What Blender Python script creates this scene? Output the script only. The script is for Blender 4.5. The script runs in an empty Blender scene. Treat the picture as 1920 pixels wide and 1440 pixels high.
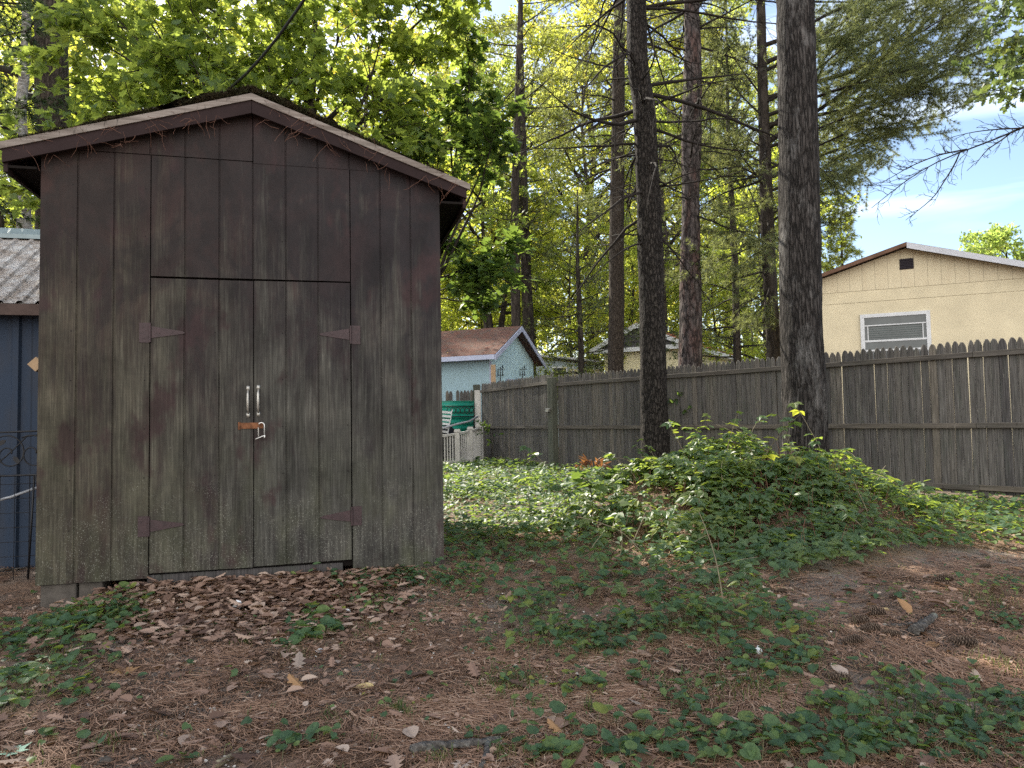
import bpy, math, random
import numpy as np
from mathutils import Vector, Matrix

scene = bpy.context.scene
COL = scene.collection
rad = math.radians
rng = np.random.default_rng(11)
random.seed(5)

# ------------------------------------------------------------------ camera
FPX = 1340.0
EYE = np.array([0.0, 0.0, 1.05])
_p, _r = rad(2.8), rad(1.05)
FW = np.array([0, math.cos(_p), math.sin(_p)])
_U0 = np.array([0, -math.sin(_p), math.cos(_p)])
_R0 = np.array([1.0, 0, 0])
UP = _U0 * math.cos(_r) + _R0 * math.sin(_r)
RT = _R0 * math.cos(_r) - _U0 * math.sin(_r)


def ray(px, py):
    return FW + RT * (px - 960) / FPX + UP * (720 - py) / FPX


def P(px, py, Y):
    d = ray(px, py)
    return EYE + d * (Y / d[1])


def project(p):
    d = np.asarray(p, float) - EYE
    z = d @ FW
    return 960 + FPX * (d @ RT) / z, 720 - FPX * (d @ UP) / z


cam_d = bpy.data.cameras.new('camera')
cam = bpy.data.objects.new('camera', cam_d)
COL.objects.link(cam)
cam_d.sensor_fit = 'HORIZONTAL'
cam_d.sensor_width = 36
cam_d.lens = FPX * 36 / 1920
cam_d.clip_start = 0.05
cam_d.clip_end = 2000
cam.matrix_world = Matrix(((RT[0], UP[0], -FW[0], EYE[0]), (RT[1], UP[1], -FW[1], EYE[1]), (RT[2], UP[2], -FW[2], EYE[2]), (0, 0, 0, 1)))
scene.camera = cam

# ------------------------------------------------------------------ numpy noise


def _hash(ix, iy, iz, seed):
    h = (ix.astype(np.int64) * 374761393 + iy.astype(np.int64) * 668265263 + iz.astype(np.int64) * 2147483647 + seed * 1274126177) & 0xFFFFFFFF
    h = ((h ^ (h >> 13)) * 1274126177) & 0xFFFFFFFF
    h = ((h ^ (h >> 16)) * 2246822519) & 0xFFFFFFFF
    return ((h ^ (h >> 15)) & 0xFFFFFF) / float(0xFFFFFF)


def vnoise(p, seed=0):
    p = np.asarray(p, float)
    i = np.floor(p).astype(np.int64)
    f = p - i
    f = f * f * (3 - 2 * f)
    r = 0
    for dx in (0, 1):
        wx = f[:, 0] if dx else 1 - f[:, 0]
        for dy in (0, 1):
            wy = f[:, 1] if dy else 1 - f[:, 1]
            for dz in (0, 1):
                wz = f[:, 2] if dz else 1 - f[:, 2]
                r = r + wx * wy * wz * _hash(i[:, 0] + dx, i[:, 1] + dy, i[:, 2] + dz, seed)
    return r


def fbm(p, oct=4, seed=0):
    p = np.asarray(p, float)
    a, s, t = 0.5, 0, 0
    for o in range(oct):
        s = s + a * vnoise(p * (2 ** o), seed + o)
        t += a
        a *= 0.5
    return s / t


def gh(x, y):
    """height of the yard's ground"""
    x = np.atleast_1d(np.asarray(x, float))
    y = np.atleast_1d(np.asarray(y, float))
    q = np.stack([x, y, np.zeros_like(x)], 1)
    h = 0.09 * (fbm(q * 0.55, 3, 3) - 0.5) + 0.035 * (fbm(q * 2.7, 3, 9) - 0.5)
    h = h + 0.53 * np.exp(-(((x - 2.05) / 1.5) ** 2 + ((y - 6.7) / 1.1) ** 2) ** 1.25) * (.80 + .40 * fbm(q * 1.5 + 7.3, 3, 44))      # the bramble mound
    u = (x + 2.84) * .97 + (y - 4.26) * .243                                        # drifted litter along the shed's foot
    v = -(x + 2.84) * .243 + (y - 4.26) * .97
    h = h + .085 * np.exp(-(np.minimum(v + .06, 0) / .30) ** 2) * np.clip((u - .12) / .35, 0, 1) * np.clip((2.9 - u) / .5, 0, 1) * np.clip((.8 - v) / .4, 0, 1)
    h = h + 0.05 * np.exp(-(((x - 3.5) / 0.6) ** 2 + ((y - 8.5) / 0.6) ** 2))
    w = np.clip((np.hypot(x, y) - 35) / 30, 0, 1)
    return h * (1 - w)


def g1(x, y):
    return float(gh(x, y)[0])


def G(px, py):
    """point of the ground seen at a pixel of the photograph"""
    d = ray(px, py)
    z = 0.0
    for _ in range(6):
        t = (z - EYE[2]) / d[2]
        q = EYE + d * t
        z = g1(q[0], q[1])
    return np.array([q[0], q[1], z])


# ------------------------------------------------------------------ objects
def tag(o, label=None, cat=None, group=None, kind=None):
    if label:
        o['label'] = label
    if cat:
        o['category'] = cat
    if group:
        o['group'] = group
    if kind:
        o['kind'] = kind
    return o


def thing(name, label, cat, loc=(0, 0, 0), rotz=0.0, group=None):
    o = bpy.data.objects.new(name, None)
    o.empty_display_size = 0.2
    COL.objects.link(o)
    o.location = loc
    o.rotation_euler = (0, 0, rotz)
    return tag(o, label, cat, group)


def obj_from_mesh(name, me, parent=None):
    o = bpy.data.objects.new(name, me)
    COL.objects.link(o)
    if parent is not None:
        o.parent = parent
    return o


def mesh_np(name, V, loops, counts, material, smooth=False, attrs=None):
    me = bpy.data.meshes.new(name)
    V = np.ascontiguousarray(V, dtype=np.float32)
    loops = np.ascontiguousarray(loops, dtype=np.int32).ravel()
    counts = np.ascontiguousarray(counts, dtype=np.int32)
    me.vertices.add(len(V))
    me.vertices.foreach_set('co', V.ravel())
    me.loops.add(len(loops))
    me.loops.foreach_set('vertex_index', loops)
    me.polygons.add(len(counts))
    st = np.zeros(len(counts), np.int32)
    st[1:] = np.cumsum(counts)[:-1]
    me.polygons.foreach_set('loop_start', st)
    me.polygons.foreach_set('loop_total', counts) if False else None
    me.update(calc_edges=True)
    me.polygons.foreach_set('use_smooth', np.full(len(counts), bool(smooth)))
    for k, a in (attrs or {}).items():
        at = me.attributes.new(k, 'FLOAT', 'FACE')
        at.data.foreach_set('value', np.ascontiguousarray(a, dtype=np.float32))
    me.materials.append(material)
    return me


class MB:
    """collects polygons of ONE mesh"""

    def __init__(self):
        self.v, self.f = [], []

    def add(self, verts, faces, M=None):
        b = len(self.v)
        for q in verts:
            q = Vector(q)
            if M is not None:
                q = M @ q
            self.v.append(tuple(q))
        self.f += [tuple(i + b for i in f) for f in faces]
        return self

    def box(self, x0, x1, y0, y1, z0, z1, M=None):
        v = [(x0, y0, z0), (x1, y0, z0), (x1, y1, z0), (x0, y1, z0), (x0, y0, z1), (x1, y0, z1), (x1, y1, z1), (x0, y1, z1)]
        f = [(0, 3, 2, 1), (4, 5, 6, 7), (0, 1, 5, 4), (1, 2, 6, 5), (2, 3, 7, 6), (3, 0, 4, 7)]
        return self.add(v, f, M)

    def prism(self, poly, a, b, axis='y', M=None):
        """poly: 2-D outline (x,z) for axis y, (y,z) for x, (x,y) for z"""
        n = len(poly)

        def pt(q, t):
            return {'y': (q[0], t, q[1]), 'x': (t, q[0], q[1]), 'z': (q[0], q[1], t)}[axis]
        v = [pt(q, a) for q in poly] + [pt(q, b) for q in poly]
        f = [tuple(range(n)), tuple(range(2 * n - 1, n - 1, -1))]
        f += [(i, i + n, (i + 1) % n + n, (i + 1) % n) for i in range(n)]
        return self.add(v, f, M)

    def beam(self, p, q, w, h, up=(0, 0, 1)):
        """square bar from p to q"""
        p, q = Vector(p), Vector(q)
        d = (q - p)
        L = d.length
        d.normalize()
        s = d.cross(Vector(up)).normalized()
        u = s.cross(d)
        M = Matrix(((s[0], d[0], u[0], p[0]), (s[1], d[1], u[1], p[1]), (s[2], d[2], u[2], p[2]), (0, 0, 0, 1)))
        return self.box(-w / 2, w / 2, 0, L, -h / 2, h / 2, M)

    def tube(self, pts, r, n=8, cap=True):
        pts = [Vector(q) for q in pts]
        rs = r if hasattr(r, '__len__') else [r] * len(pts)
        b = len(self.v)
        nrm = None
        for i, q in enumerate(pts):
            t = (pts[min(i + 1, len(pts) - 1)] - pts[max(i - 1, 0)]).normalized()
            if nrm is None:
                a = Vector((0, 0, 1)) if abs(t.z) < 0.9 else Vector((1, 0, 0))
                nrm = t.cross(a).normalized()
            else:
                nrm = (nrm - t * nrm.dot(t)).normalized()
            bi = t.cross(nrm)
            for k in range(n):
                a = 2 * math.pi * k / n
                self.v.append(tuple(q + (nrm * math.cos(a) + bi * math.sin(a)) * rs[i]))
        for i in range(len(pts) - 1):
            for k in range(n):
                k2 = (k + 1) % n
                self.f.append((b + i * n + k, b + i * n + k2, b + (i + 1) * n + k2, b + (i + 1) * n + k))
        if cap:
            self.f.append(tuple(b + k for k in range(n))[::-1])
            self.f.append(tuple(b + (len(pts) - 1) * n + k for k in range(n)))
        return self

    def build(self, name, material, parent=None, smooth=False, bevel=0.0):
        me = bpy.data.meshes.new(name)
        me.from_pydata(self.v, [], self.f)
        me.validate()
        me.update()
        if smooth:
            me.polygons.foreach_set('use_smooth', [True] * len(me.polygons))
        me.materials.append(material)
        o = obj_from_mesh(name, me, parent)
        if bevel:
            m = o.modifiers.new('bevel', 'BEVEL')
            m.width = bevel
            m.segments = 2
            m.limit_method = 'ANGLE'
        return o


# ------------------------------------------------------------------ materials
class NT:
    def __init__(self, name):
        self.m = bpy.data.materials.new(name)
        self.m.use_nodes = True
        self.t = self.m.node_tree
        self.t.nodes.clear()
        self.out = self.t.nodes.new('ShaderNodeOutputMaterial')

    def n(self, typ, **kw):
        x = self.t.nodes.new('ShaderNode' + typ)
        for k, v in kw.items():
            setattr(x, k, v)
        return x

    def set(self, sock, v):
        if isinstance(v, bpy.types.NodeSocket):
            self.t.links.new(v, sock)
        elif isinstance(v, (tuple, list)) and sock.type == 'RGBA' and len(v) == 3:
            sock.default_value = (*v, 1)
        else:
            sock.default_value = v

    def coord(self, scale=(1, 1, 1), loc=(0, 0, 0), rot=(0, 0, 0), kind='Object'):
        c = self.n('TexCoord')
        m = self.n('Mapping')
        self.set(m.inputs['Scale'], scale)
        self.set(m.inputs['Location'], loc)
        self.set(m.inputs['Rotation'], rot)
        self.t.links.new(c.outputs[kind], m.inputs['Vector'])
        return m.outputs[0]

    def sep(self, vec=None):
        if vec is None:
            vec = self.coord()
        s = self.n('SeparateXYZ')
        self.set(s.inputs[0], vec)
        return s.outputs

    def noise(self, scale=5, detail=4, rough=.55, vec=None, dist=0.0):
        x = self.n('TexNoise')
        if vec is not None:
            self.set(x.inputs['Vector'], vec)
        self.set(x.inputs['Scale'], scale)
        self.set(x.inputs['Detail'], detail)
        self.set(x.inputs['Roughness'], rough)
        self.set(x.inputs['Distortion'], dist)
        return x.outputs[0]

    def voro(self, scale=5, vec=None, feature='F1', rand=1.0, out='Distance'):
        x = self.n('TexVoronoi', feature=feature)
        if vec is not None:
            self.set(x.inputs['Vector'], vec)
        self.set(x.inputs['Scale'], scale)
        self.set(x.inputs['Randomness'], rand)
        return x.outputs[out]

    def math(self, op, a, b=0.0, c=None, clamp=False):
        x = self.n('Math', operation=op)
        x.use_clamp = clamp
        self.set(x.inputs[0], a)
        self.set(x.inputs[1], b)
        if c is not None:
            self.set(x.inputs[2], c)
        return x.outputs[0]

    def rng(self, v, a, b, c=0.0, d=1.0, smooth=False):
        x = self.n('MapRange')
        if smooth:
            x.interpolation_type = 'SMOOTHSTEP'
        self.set(x.inputs[0], v)
        for i, q in enumerate((a, b, c, d)):
            self.set(x.inputs[i + 1], q)
        return x.outputs[0]

    def ramp(self, fac, stops, interp='LINEAR'):
        x = self.n('ValToRGB')
        self.set(x.inputs[0], fac)
        cr = x.color_ramp
        cr.interpolation = interp
        while len(cr.elements) < len(stops):
            cr.elements.new(0.5)
        for e, (p, c) in zip(cr.elements, stops):
            e.position = p
            e.color = (*c, 1) if len(c) == 3 else c
        return x.outputs[0]

    def mix(self, fac, a, b, blend='MIX'):
        x = self.n('Mix', data_type='RGBA', blend_type=blend)
        self.set(x.inputs[0], fac)
        self.set(x.inputs[6], a)
        self.set(x.inputs[7], b)
        return x.outputs[2]

    def attr(self, name):
        return self.n('Attribute', attribute_name=name).outputs['Fac']

    def bump(self, h, strength=.4, dist=.01):
        x = self.n('Bump')
        self.set(x.inputs['Strength'], strength)
        self.set(x.inputs['Distance'], dist)
        self.set(x.inputs['Height'], h)
        return x.outputs[0]

    def bsdf(self, color, rough=.8, spec=.3, metal=0.0, normal=None):
        x = self.n('BsdfPrincipled')
        self.set(x.inputs['Base Color'], color)
        self.set(x.inputs['Roughness'], rough)
        self.set(x.inputs['Specular IOR Level'], spec)
        self.set(x.inputs['Metallic'], metal)
        if normal is not None:
            self.set(x.inputs['Normal'], normal)
        return x.outputs[0]

    def done(self, shader):
        self.t.links.new(shader, self.out.inputs['Surface'])
        return self.m


def plain(name, col, rough=.6, spec=.3, metal=0.0, var=.25, scale=8, bump=0.0):
    t = NT(name)
    nz = t.noise(scale, 5, .6, t.coord())
    c = t.mix(1.0, col, t.ramp(nz, [(.25, (1 - var,) * 3), (.75, (1 + var * .6,) * 3)]), 'MULTIPLY')
    nm = t.bump(t.noise(scale * 6, 4, .6, t.coord()), bump, .01) if bump else None
    return t.done(t.bsdf(c, rough, spec, metal, nm))


def leafmat(name, stops, trans=(.20, .30, .03), k=.45, rough=.45, spec=.35, objvar=0.0, tstops=None, mottle=0):
    """leaf: diffuse + gloss on the front, light shining through"""
    t = NT(name)
    r = t.attr('rnd')
    c = t.ramp(r, stops)
    if mottle:
        mt = t.noise(mottle, 3, .6, t.coord())
        c = t.mix(1, c, t.ramp(mt, [(.3, (.68, .70, .70)), (.5, (1, 1, 1)), (.72, (1.35, 1.28, 1.2))]), 'MULTIPLY')
    tc = t.ramp(r, tstops) if tstops else t.mix(.45, t.mix(1.0, c, (3.0, 2.6, 1.2), 'MULTIPLY'), trans)
    if objvar:
        oi = t.n('ObjectInfo').outputs['Random']
        hue = t.ramp(oi, [(0, (1, 1, 1)), (.3, (1.25, 1.08, .8)), (.55, (.8, .95, 1.0)), (.8, (1.5, 1.15, .8)), (1, (1, 1.05, .85))])
        c = t.mix(objvar, c, t.mix(1.0, c, hue, 'MULTIPLY'))
        tc = t.mix(objvar, tc, t.mix(1.0, tc, hue, 'MULTIPLY'))
    b = t.bsdf(c, rough, spec)
    tr = t.n('BsdfTranslucent')
    t.set(tr.inputs[0], tc)
    m = t.n('MixShader')
    m.inputs[0].default_value = k
    t.t.links.new(b, m.inputs[1])
    t.t.links.new(tr.outputs[0], m.inputs[2])
    return t.done(m.outputs[0])


# ------------------------------------------------------------------ leaves and needles
def _tmpl(right, fold=.12, curl=.15):
    """two halves folded along the midrib; right: outline base->tip of the right half (x>=0,y)"""
    right = np.array(right, float)

    def z(q):
        return fold * np.abs(q[:, 0]) - curl * q[:, 1] ** 2
    R = np.column_stack([right, z(right)])
    L = R.copy()
    L[:, 0] *= -1
    inner = L[1:-1]
    V = np.vstack([R, inner])
    n = len(R)
    f1 = list(range(n))
    f2 = [0, n - 1] + list(range(n + len(inner) - 1, n - 1, -1))
    return V, [f1, f2]


T_MAPLE = _tmpl([(0, 0), (.10, .06), (.40, -.06), (.28, .12), (.36, .22), (.66, .46), (.42, .44), (.30, .46), (.34, .66), (.18, .72), (.0, 1.02)])
T_OVATE = _tmpl([(0, 0), (.2, .12), (.31, .38), (.22, .7), (0, 1.0)])
T_HEART = _tmpl([(0, .06), (.16, -.04), (.38, .08), (.46, .36), (.34, .68), (0, .95)], .18, .2)
T_SLIM = _tmpl([(0, 0), (.13, .3), (.1, .65), (0, 1.0)])
T_OAK = _tmpl([(0, 0), (.06, .1), (.24, .2), (.1, .3), (.33, .44), (.13, .52), (.34, .7), (.15, .74), (.16, .88), (0, 1.0)], .14, .12)
T_OAKB = _tmpl([(0, 0), (.06, .1), (.24, .22), (.1, .3), (.33, .44), (.13, .52), (.3, .7), (.15, .74), (.16, .88), (0, 1.0)], -.25, -.15)
T_CURL = _tmpl([(0, 0), (.2, .15), (.3, .4), (.2, .75), (0, 1.0)], .4, .2)
T_DIAM = _tmpl([(0, 0), (.3, .45), (0, 1.0)], .1, .1)


def frames(n, heading, r=rng):
    """rotation matrices (columns x, y, z): z along n, y along heading as far as possible"""
    n = n / np.maximum(np.linalg.norm(n, axis=1, keepdims=True), 1e-9)
    y = heading - n * np.sum(heading * n, 1, keepdims=True)
    L = np.linalg.norm(y, axis=1, keepdims=True)
    bad = L[:, 0] < 1e-4
    y[bad] = np.cross(n[bad], np.array([.3, .9, .1]))
    y = y / np.maximum(np.linalg.norm(y, axis=1, keepdims=True), 1e-9)
    x = np.cross(y, n)
    return np.stack([x, y, n], 2)


def unit(a):
    return a / np.maximum(np.linalg.norm(a, axis=1, keepdims=True), 1e-9)


def rdir(n, r=rng):
    return unit(r.normal(size=(n, 3)))


def scatter_arrays(tmpl, pos, Rm, scale, rnd):
    V, F = tmpl
    n = len(pos)
    VV = pos[:, None, :] + (np.asarray(scale).reshape(-1, 1, 1) * np.einsum('kj,nij->nki', V, Rm))
    k = len(V)
    fl = np.concatenate([np.array(f) for f in F])
    fc = np.array([len(f) for f in F])
    loops = (fl[None, :] + (np.arange(n) * k)[:, None]).ravel()
    counts = np.tile(fc, n)
    r = np.repeat(rnd, len(F))
    return VV.reshape(-1, 3), loops, counts, r


def join_arrays(parts):
    Vs, Ls, Cs, Rs, b = [], [], [], [], 0
    for V, L, C, R in parts:
        Vs.append(V)
        Ls.append(L + b)
        Cs.append(C)
        Rs.append(R)
        b += len(V)
    return np.vstack(Vs), np.concatenate(Ls), np.concatenate(Cs), np.concatenate(Rs)


def leaf_mesh(name, parts, material):
    V, L, C, R = join_arrays(parts)
    return mesh_np(name, V, L, C, material, attrs={'rnd': R})


def needle_arrays(pos, d, n_each, length, width, spread=.8, r=rng):
    """bursts of needles: thin triangles at each tuft"""
    m = len(pos)
    p = np.repeat(pos, n_each, 0)
    dd = unit(np.repeat(d, n_each, 0) * .75 + rdir(m * n_each, r) * spread)
    dd[:, 2] -= .12
    ln = length * r.uniform(.7, 1.2, (m * n_each, 1))
    side = unit(np.cross(dd, rdir(m * n_each, r))) * width / 2
    p = p - dd * .01
    V = np.stack([p - side, p + side, p + dd * ln], 1).reshape(-1, 3)
    N = m * n_each
    return V, np.arange(3 * N), np.full(N, 3), np.repeat(r.uniform(0, 1, m), n_each) * .8 + r.uniform(0, .2, N)


# ------------------------------------------------------------------ tubes (branches), batched
def tubes_mesh(name, tubes, material, smooth=True):
    """tubes: list of (points (k,3), radii (k,))"""
    groups = {}
    for pts, rr in tubes:
        k = len(pts)
        s = 9 if rr[0] > .06 else 6 if rr[0] > .02 else 4 if rr[0] > .008 else 3
        groups.setdefault((k, s), []).append((pts, rr))
    Vs, Ls, Cs, b = [], [], [], 0
    for (k, s), lst in groups.items():
        A = np.array([t[0] for t in lst], float)
        Rr = np.array([t[1] for t in lst], float)
        m = len(lst)
        T = np.gradient(A, axis=1)
        T /= np.maximum(np.linalg.norm(T, axis=2, keepdims=True), 1e-9)
        mt = T.mean(1)
        ref = np.where(np.abs(mt[:, 2:3]) > .8, np.array([[1.0, 0, 0]]), np.array([[0, 0, 1.0]]))
        n1 = np.cross(T, ref[:, None, :])
        n1 /= np.maximum(np.linalg.norm(n1, axis=2, keepdims=True), 1e-9)
        n2 = np.cross(T, n1)
        a = 2 * np.pi * np.arange(s) / s
        V = A[:, :, None, :] + Rr[:, :, None, None] * (np.cos(a)[None, None, :, None] * n1[:, :, None, :] + np.sin(a)[None, None, :, None] * n2[:, :, None, :])
        Vs.append(V.reshape(-1, 3))
        i = np.arange(k - 1)[:, None] * s
        j = np.arange(s)[None, :]
        j2 = (np.arange(s)[None, :] + 1) % s
        q = np.stack([i + j, i + j2, i + s + j2, i + s + j], 2).reshape(-1, 4)
        q = (q[None] + (np.arange(m) * k * s)[:, None, None]).reshape(-1) + b
        Ls.append(q)
        Cs.append(np.full(m * (k - 1) * s, 4))
        b += m * k * s
    return mesh_np(name, np.vstack(Vs), np.concatenate(Ls), np.concatenate(Cs), material, smooth)


def grow(start, d, L, n=6, wander=.12, grav=0.0, r=rng):
    """a wandering shoot of n points"""
    pts = np.empty((n, 3))
    pts[0] = start
    d = np.array(d, float)
    d /= np.linalg.norm(d)
    st = L / (n - 1)
    for i in range(1, n):
        d = d + r.normal(size=3) * wander
        d[2] += grav
        d /= np.linalg.norm(d)
        pts[i] = pts[i - 1] + d * st
    return pts


def along(pts, t):
    x = t * (len(pts) - 1)
    i = min(int(x), len(pts) - 2)
    f = x - i
    return pts[i] * (1 - f) + pts[i + 1] * f, pts[i + 1] - pts[i]


def taper(r0, r1, n, p=1.0):
    return r0 + (r1 - r0) * np.linspace(0, 1, n) ** p


def trunk_mesh(name, path, r_of, material, sides=28, step=.06, amp=.02, flare=.35, seed=0, kind='furrow'):
    """bark-displaced tapering trunk; path: list of 3-D points, r_of(t) radius"""
    path = np.array(path, float)
    seg = np.linalg.norm(np.diff(path, axis=0), axis=1)
    s = np.concatenate([[0], np.cumsum(seg)])
    n = max(4, int(s[-1] / step))
    u = np.linspace(0, s[-1], n)
    # smooth interpolation through the control points
    C = np.stack([np.interp(u, s, path[:, i]) for i in range(3)], 1)
    kz = max(3, int(.5 / step) | 1)
    pad = np.pad(C, ((kz // 2, kz // 2), (0, 0)), mode='edge')
    Cs = np.stack([np.convolve(pad[:, i], np.ones(kz) / kz, 'valid') for i in range(3)], 1)
    Cs[0], Cs[-1] = C[0], C[-1]
    R = np.array([r_of(x / s[-1]) for x in u]) * (1 + flare * np.exp(-u / .28))
    a = 2 * np.pi * np.arange(sides) / sides
    cx, cy = np.cos(a)[None, :], np.sin(a)[None, :]
    ux = np.broadcast_to(cx, (n, sides))
    uy = np.broadcast_to(cy, (n, sides))
    uz = np.broadcast_to(u[:, None], (n, sides))
    if kind == 'plate':
        q = np.stack([ux * 2.6, uy * 2.6, uz * 3.2], 2).reshape(-1, 3)
        h = np.abs(fbm(q, 3, seed) - .5) * 2.2 + .35 * fbm(q * 3.1, 2, seed + 7)
    else:
        q = np.stack([ux * 4.2, uy * 4.2, uz * 2.2], 2).reshape(-1, 3)
        h = np.abs(fbm(q, 3, seed) - .5) * 2.4 + .3 * fbm(q * 3.3, 2, seed + 7)
    big = fbm(np.stack([ux, uy, uz * .7], 2).reshape(-1, 3), 2, seed + 3) - .5
    h = (h - .5).reshape(n, sides) * amp + big.reshape(n, sides) * amp * 2.2
    rr = R[:, None] + h * np.minimum(1, R[:, None] / .12)
    V = np.stack([Cs[:, 0:1] + rr * cx, Cs[:, 1:2] + rr * cy, np.broadcast_to(Cs[:, 2:3], (n, sides))], 2).reshape(-1, 3)
    i = np.arange(n - 1)[:, None] * sides
    j = np.arange(sides)[None, :]
    j2 = (j + 1) % sides
    L = np.stack([i + j, i + j2, i + sides + j2, i + sides + j], 2).reshape(-1)
    return mesh_np(name, V, L, np.full((n - 1) * sides, 4), material, True)
# ------------------------------------------------------------------ world and sun
FILL_CLOUD = 11.0  # brightness of the cloud added behind the camera as fill
SUN_EL, SUN_AZ = rad(40), rad(-36)          # azimuth from +Y towards +X
world = bpy.data.worlds.new('World')
scene.world = world
world.use_nodes = True
wt = world.node_tree
wt.nodes.clear()
wo = wt.nodes.new('ShaderNodeOutputWorld')
bg = wt.nodes.new('ShaderNodeBackground')
sky = wt.nodes.new('ShaderNodeTexSky')
sky.sky_type = 'NISHITA'
sky.sun_disc = False
sky.sun_elevation = SUN_EL
sky.sun_rotation = SUN_AZ
sky.air_density = 1.0
sky.dust_density = 0.8
sky.ozone_density = 1.0
tc = wt.nodes.new('ShaderNodeTexCoord')
mp = wt.nodes.new('ShaderNodeMapping')
mp.inputs['Scale'].default_value = (1.0, 1.6, 9.0)
mp.inputs['Rotation'].default_value = (rad(4), rad(9), rad(20))
nz = wt.nodes.new('ShaderNodeTexNoise')
nz.inputs['Scale'].default_value = 1.25
nz.inputs['Detail'].default_value = 7
nz.inputs['Roughness'].default_value = .52
nz.inputs['Distortion'].default_value = .5
rp = wt.nodes.new('ShaderNodeValToRGB')
rp.color_ramp.elements[0].position = .49
rp.color_ramp.elements[0].color = (0, 0, 0, 1)
rp.color_ramp.elements[1].position = .78
rp.color_ramp.elements[1].color = (.75, .75, .75, 1)
mx = wt.nodes.new('ShaderNodeMix')
mx.data_type = 'RGBA'
mx.inputs[7].default_value = (7.6, 8.0, 8.6, 1)
wt.links.new(tc.outputs['Generated'], mp.inputs['Vector'])
wt.links.new(mp.outputs[0], nz.inputs['Vector'])
wt.links.new(nz.outputs[0], rp.inputs[0])
wt.links.new(rp.outputs[0], mx.inputs[0])
wt.links.new(sky.outputs[0], mx.inputs[6])
# unseen bright cloud added behind the camera as fill light for the shade
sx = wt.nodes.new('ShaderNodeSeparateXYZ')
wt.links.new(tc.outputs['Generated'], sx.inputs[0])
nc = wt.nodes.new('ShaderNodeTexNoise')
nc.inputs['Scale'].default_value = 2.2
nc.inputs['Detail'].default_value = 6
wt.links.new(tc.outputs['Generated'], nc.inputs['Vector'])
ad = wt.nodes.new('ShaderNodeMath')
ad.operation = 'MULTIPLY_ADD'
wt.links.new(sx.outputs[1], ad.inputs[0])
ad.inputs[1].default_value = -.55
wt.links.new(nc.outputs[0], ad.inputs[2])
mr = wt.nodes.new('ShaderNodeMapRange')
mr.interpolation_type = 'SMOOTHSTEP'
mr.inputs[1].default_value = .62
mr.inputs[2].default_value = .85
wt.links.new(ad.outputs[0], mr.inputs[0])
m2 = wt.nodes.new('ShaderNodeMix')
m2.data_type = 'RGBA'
m2.inputs[7].default_value = (FILL_CLOUD, FILL_CLOUD * .99, FILL_CLOUD * .97, 1)
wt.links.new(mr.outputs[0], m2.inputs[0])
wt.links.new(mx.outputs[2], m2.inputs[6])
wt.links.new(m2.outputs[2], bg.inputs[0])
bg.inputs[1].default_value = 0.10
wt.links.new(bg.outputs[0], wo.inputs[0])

sun_d = bpy.data.lights.new('sun', 'SUN')
sun_d.energy = 5.0
sun_d.angle = rad(.5)
sun_d.color = (1.0, .93, .80)
sun = bpy.data.objects.new('sun', sun_d)
COL.objects.link(sun)
sdir = Vector((math.sin(SUN_AZ) * math.cos(SUN_EL), math.cos(SUN_AZ) * math.cos(SUN_EL), math.sin(SUN_EL)))
sun.rotation_euler = (-sdir).to_track_quat('-Z', 'Y').to_euler()
sun.location = (0, 0, 30)

vs = scene.view_settings
scene.display_settings.display_device = 'sRGB'
vs.view_transform = 'Standard'
vs.look = 'None'
vs.gamma = 1
vs.exposure = 1.42
cy = scene.cycles
cy.max_bounces = 6
cy.diffuse_bounces = 3
cy.glossy_bounces = 2
cy.transmission_bounces = 4
cy.transparent_max_bounces = 4
cy.caustics_reflective = False
cy.caustics_refractive = False
cy.sample_clamp_indirect = 6
cy.use_denoising = False
cy.denoiser = 'OPENIMAGEDENOISE'

# ------------------------------------------------------------------ materials
def m_ground():
    t = NT('needle_and_soil_ground')
    v = t.coord()
    big = t.noise(.9, 5, .6, v)
    mid = t.noise(5, 5, .65, v)
    fine = t.noise(60, 3, .7, v)
    streak = t.noise(1, 4, .6, t.coord((120, 18, 40), rot=(0, 0, .6)))
    streak2 = t.noise(1, 4, .6, t.coord((18, 130, 40), rot=(0, 0, -.4)))
    st = t.math('MAXIMUM', streak, streak2)
    c = t.ramp(mid, [(.3, (.105, .067, .047)), (.5, (.185, .122, .086)), (.7, (.275, .185, .13))])
    dirt = t.ramp(fine, [(.3, (.115, .096, .08)), (.7, (.265, .225, .19))])
    c = t.mix(t.rng(big, .43, .60), c, dirt)
    c = t.mix(t.rng(st, .56, .74), c, (.26, .175, .12))
    c = t.mix(t.rng(fine, .42, .3), c, (.035, .026, .02))
    h = t.math('ADD', t.math('MULTIPLY', st, .6), t.math('ADD', fine, mid))
    return t.done(t.bsdf(c, .95, .15, 0, t.bump(h, .8, .03)))


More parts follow.
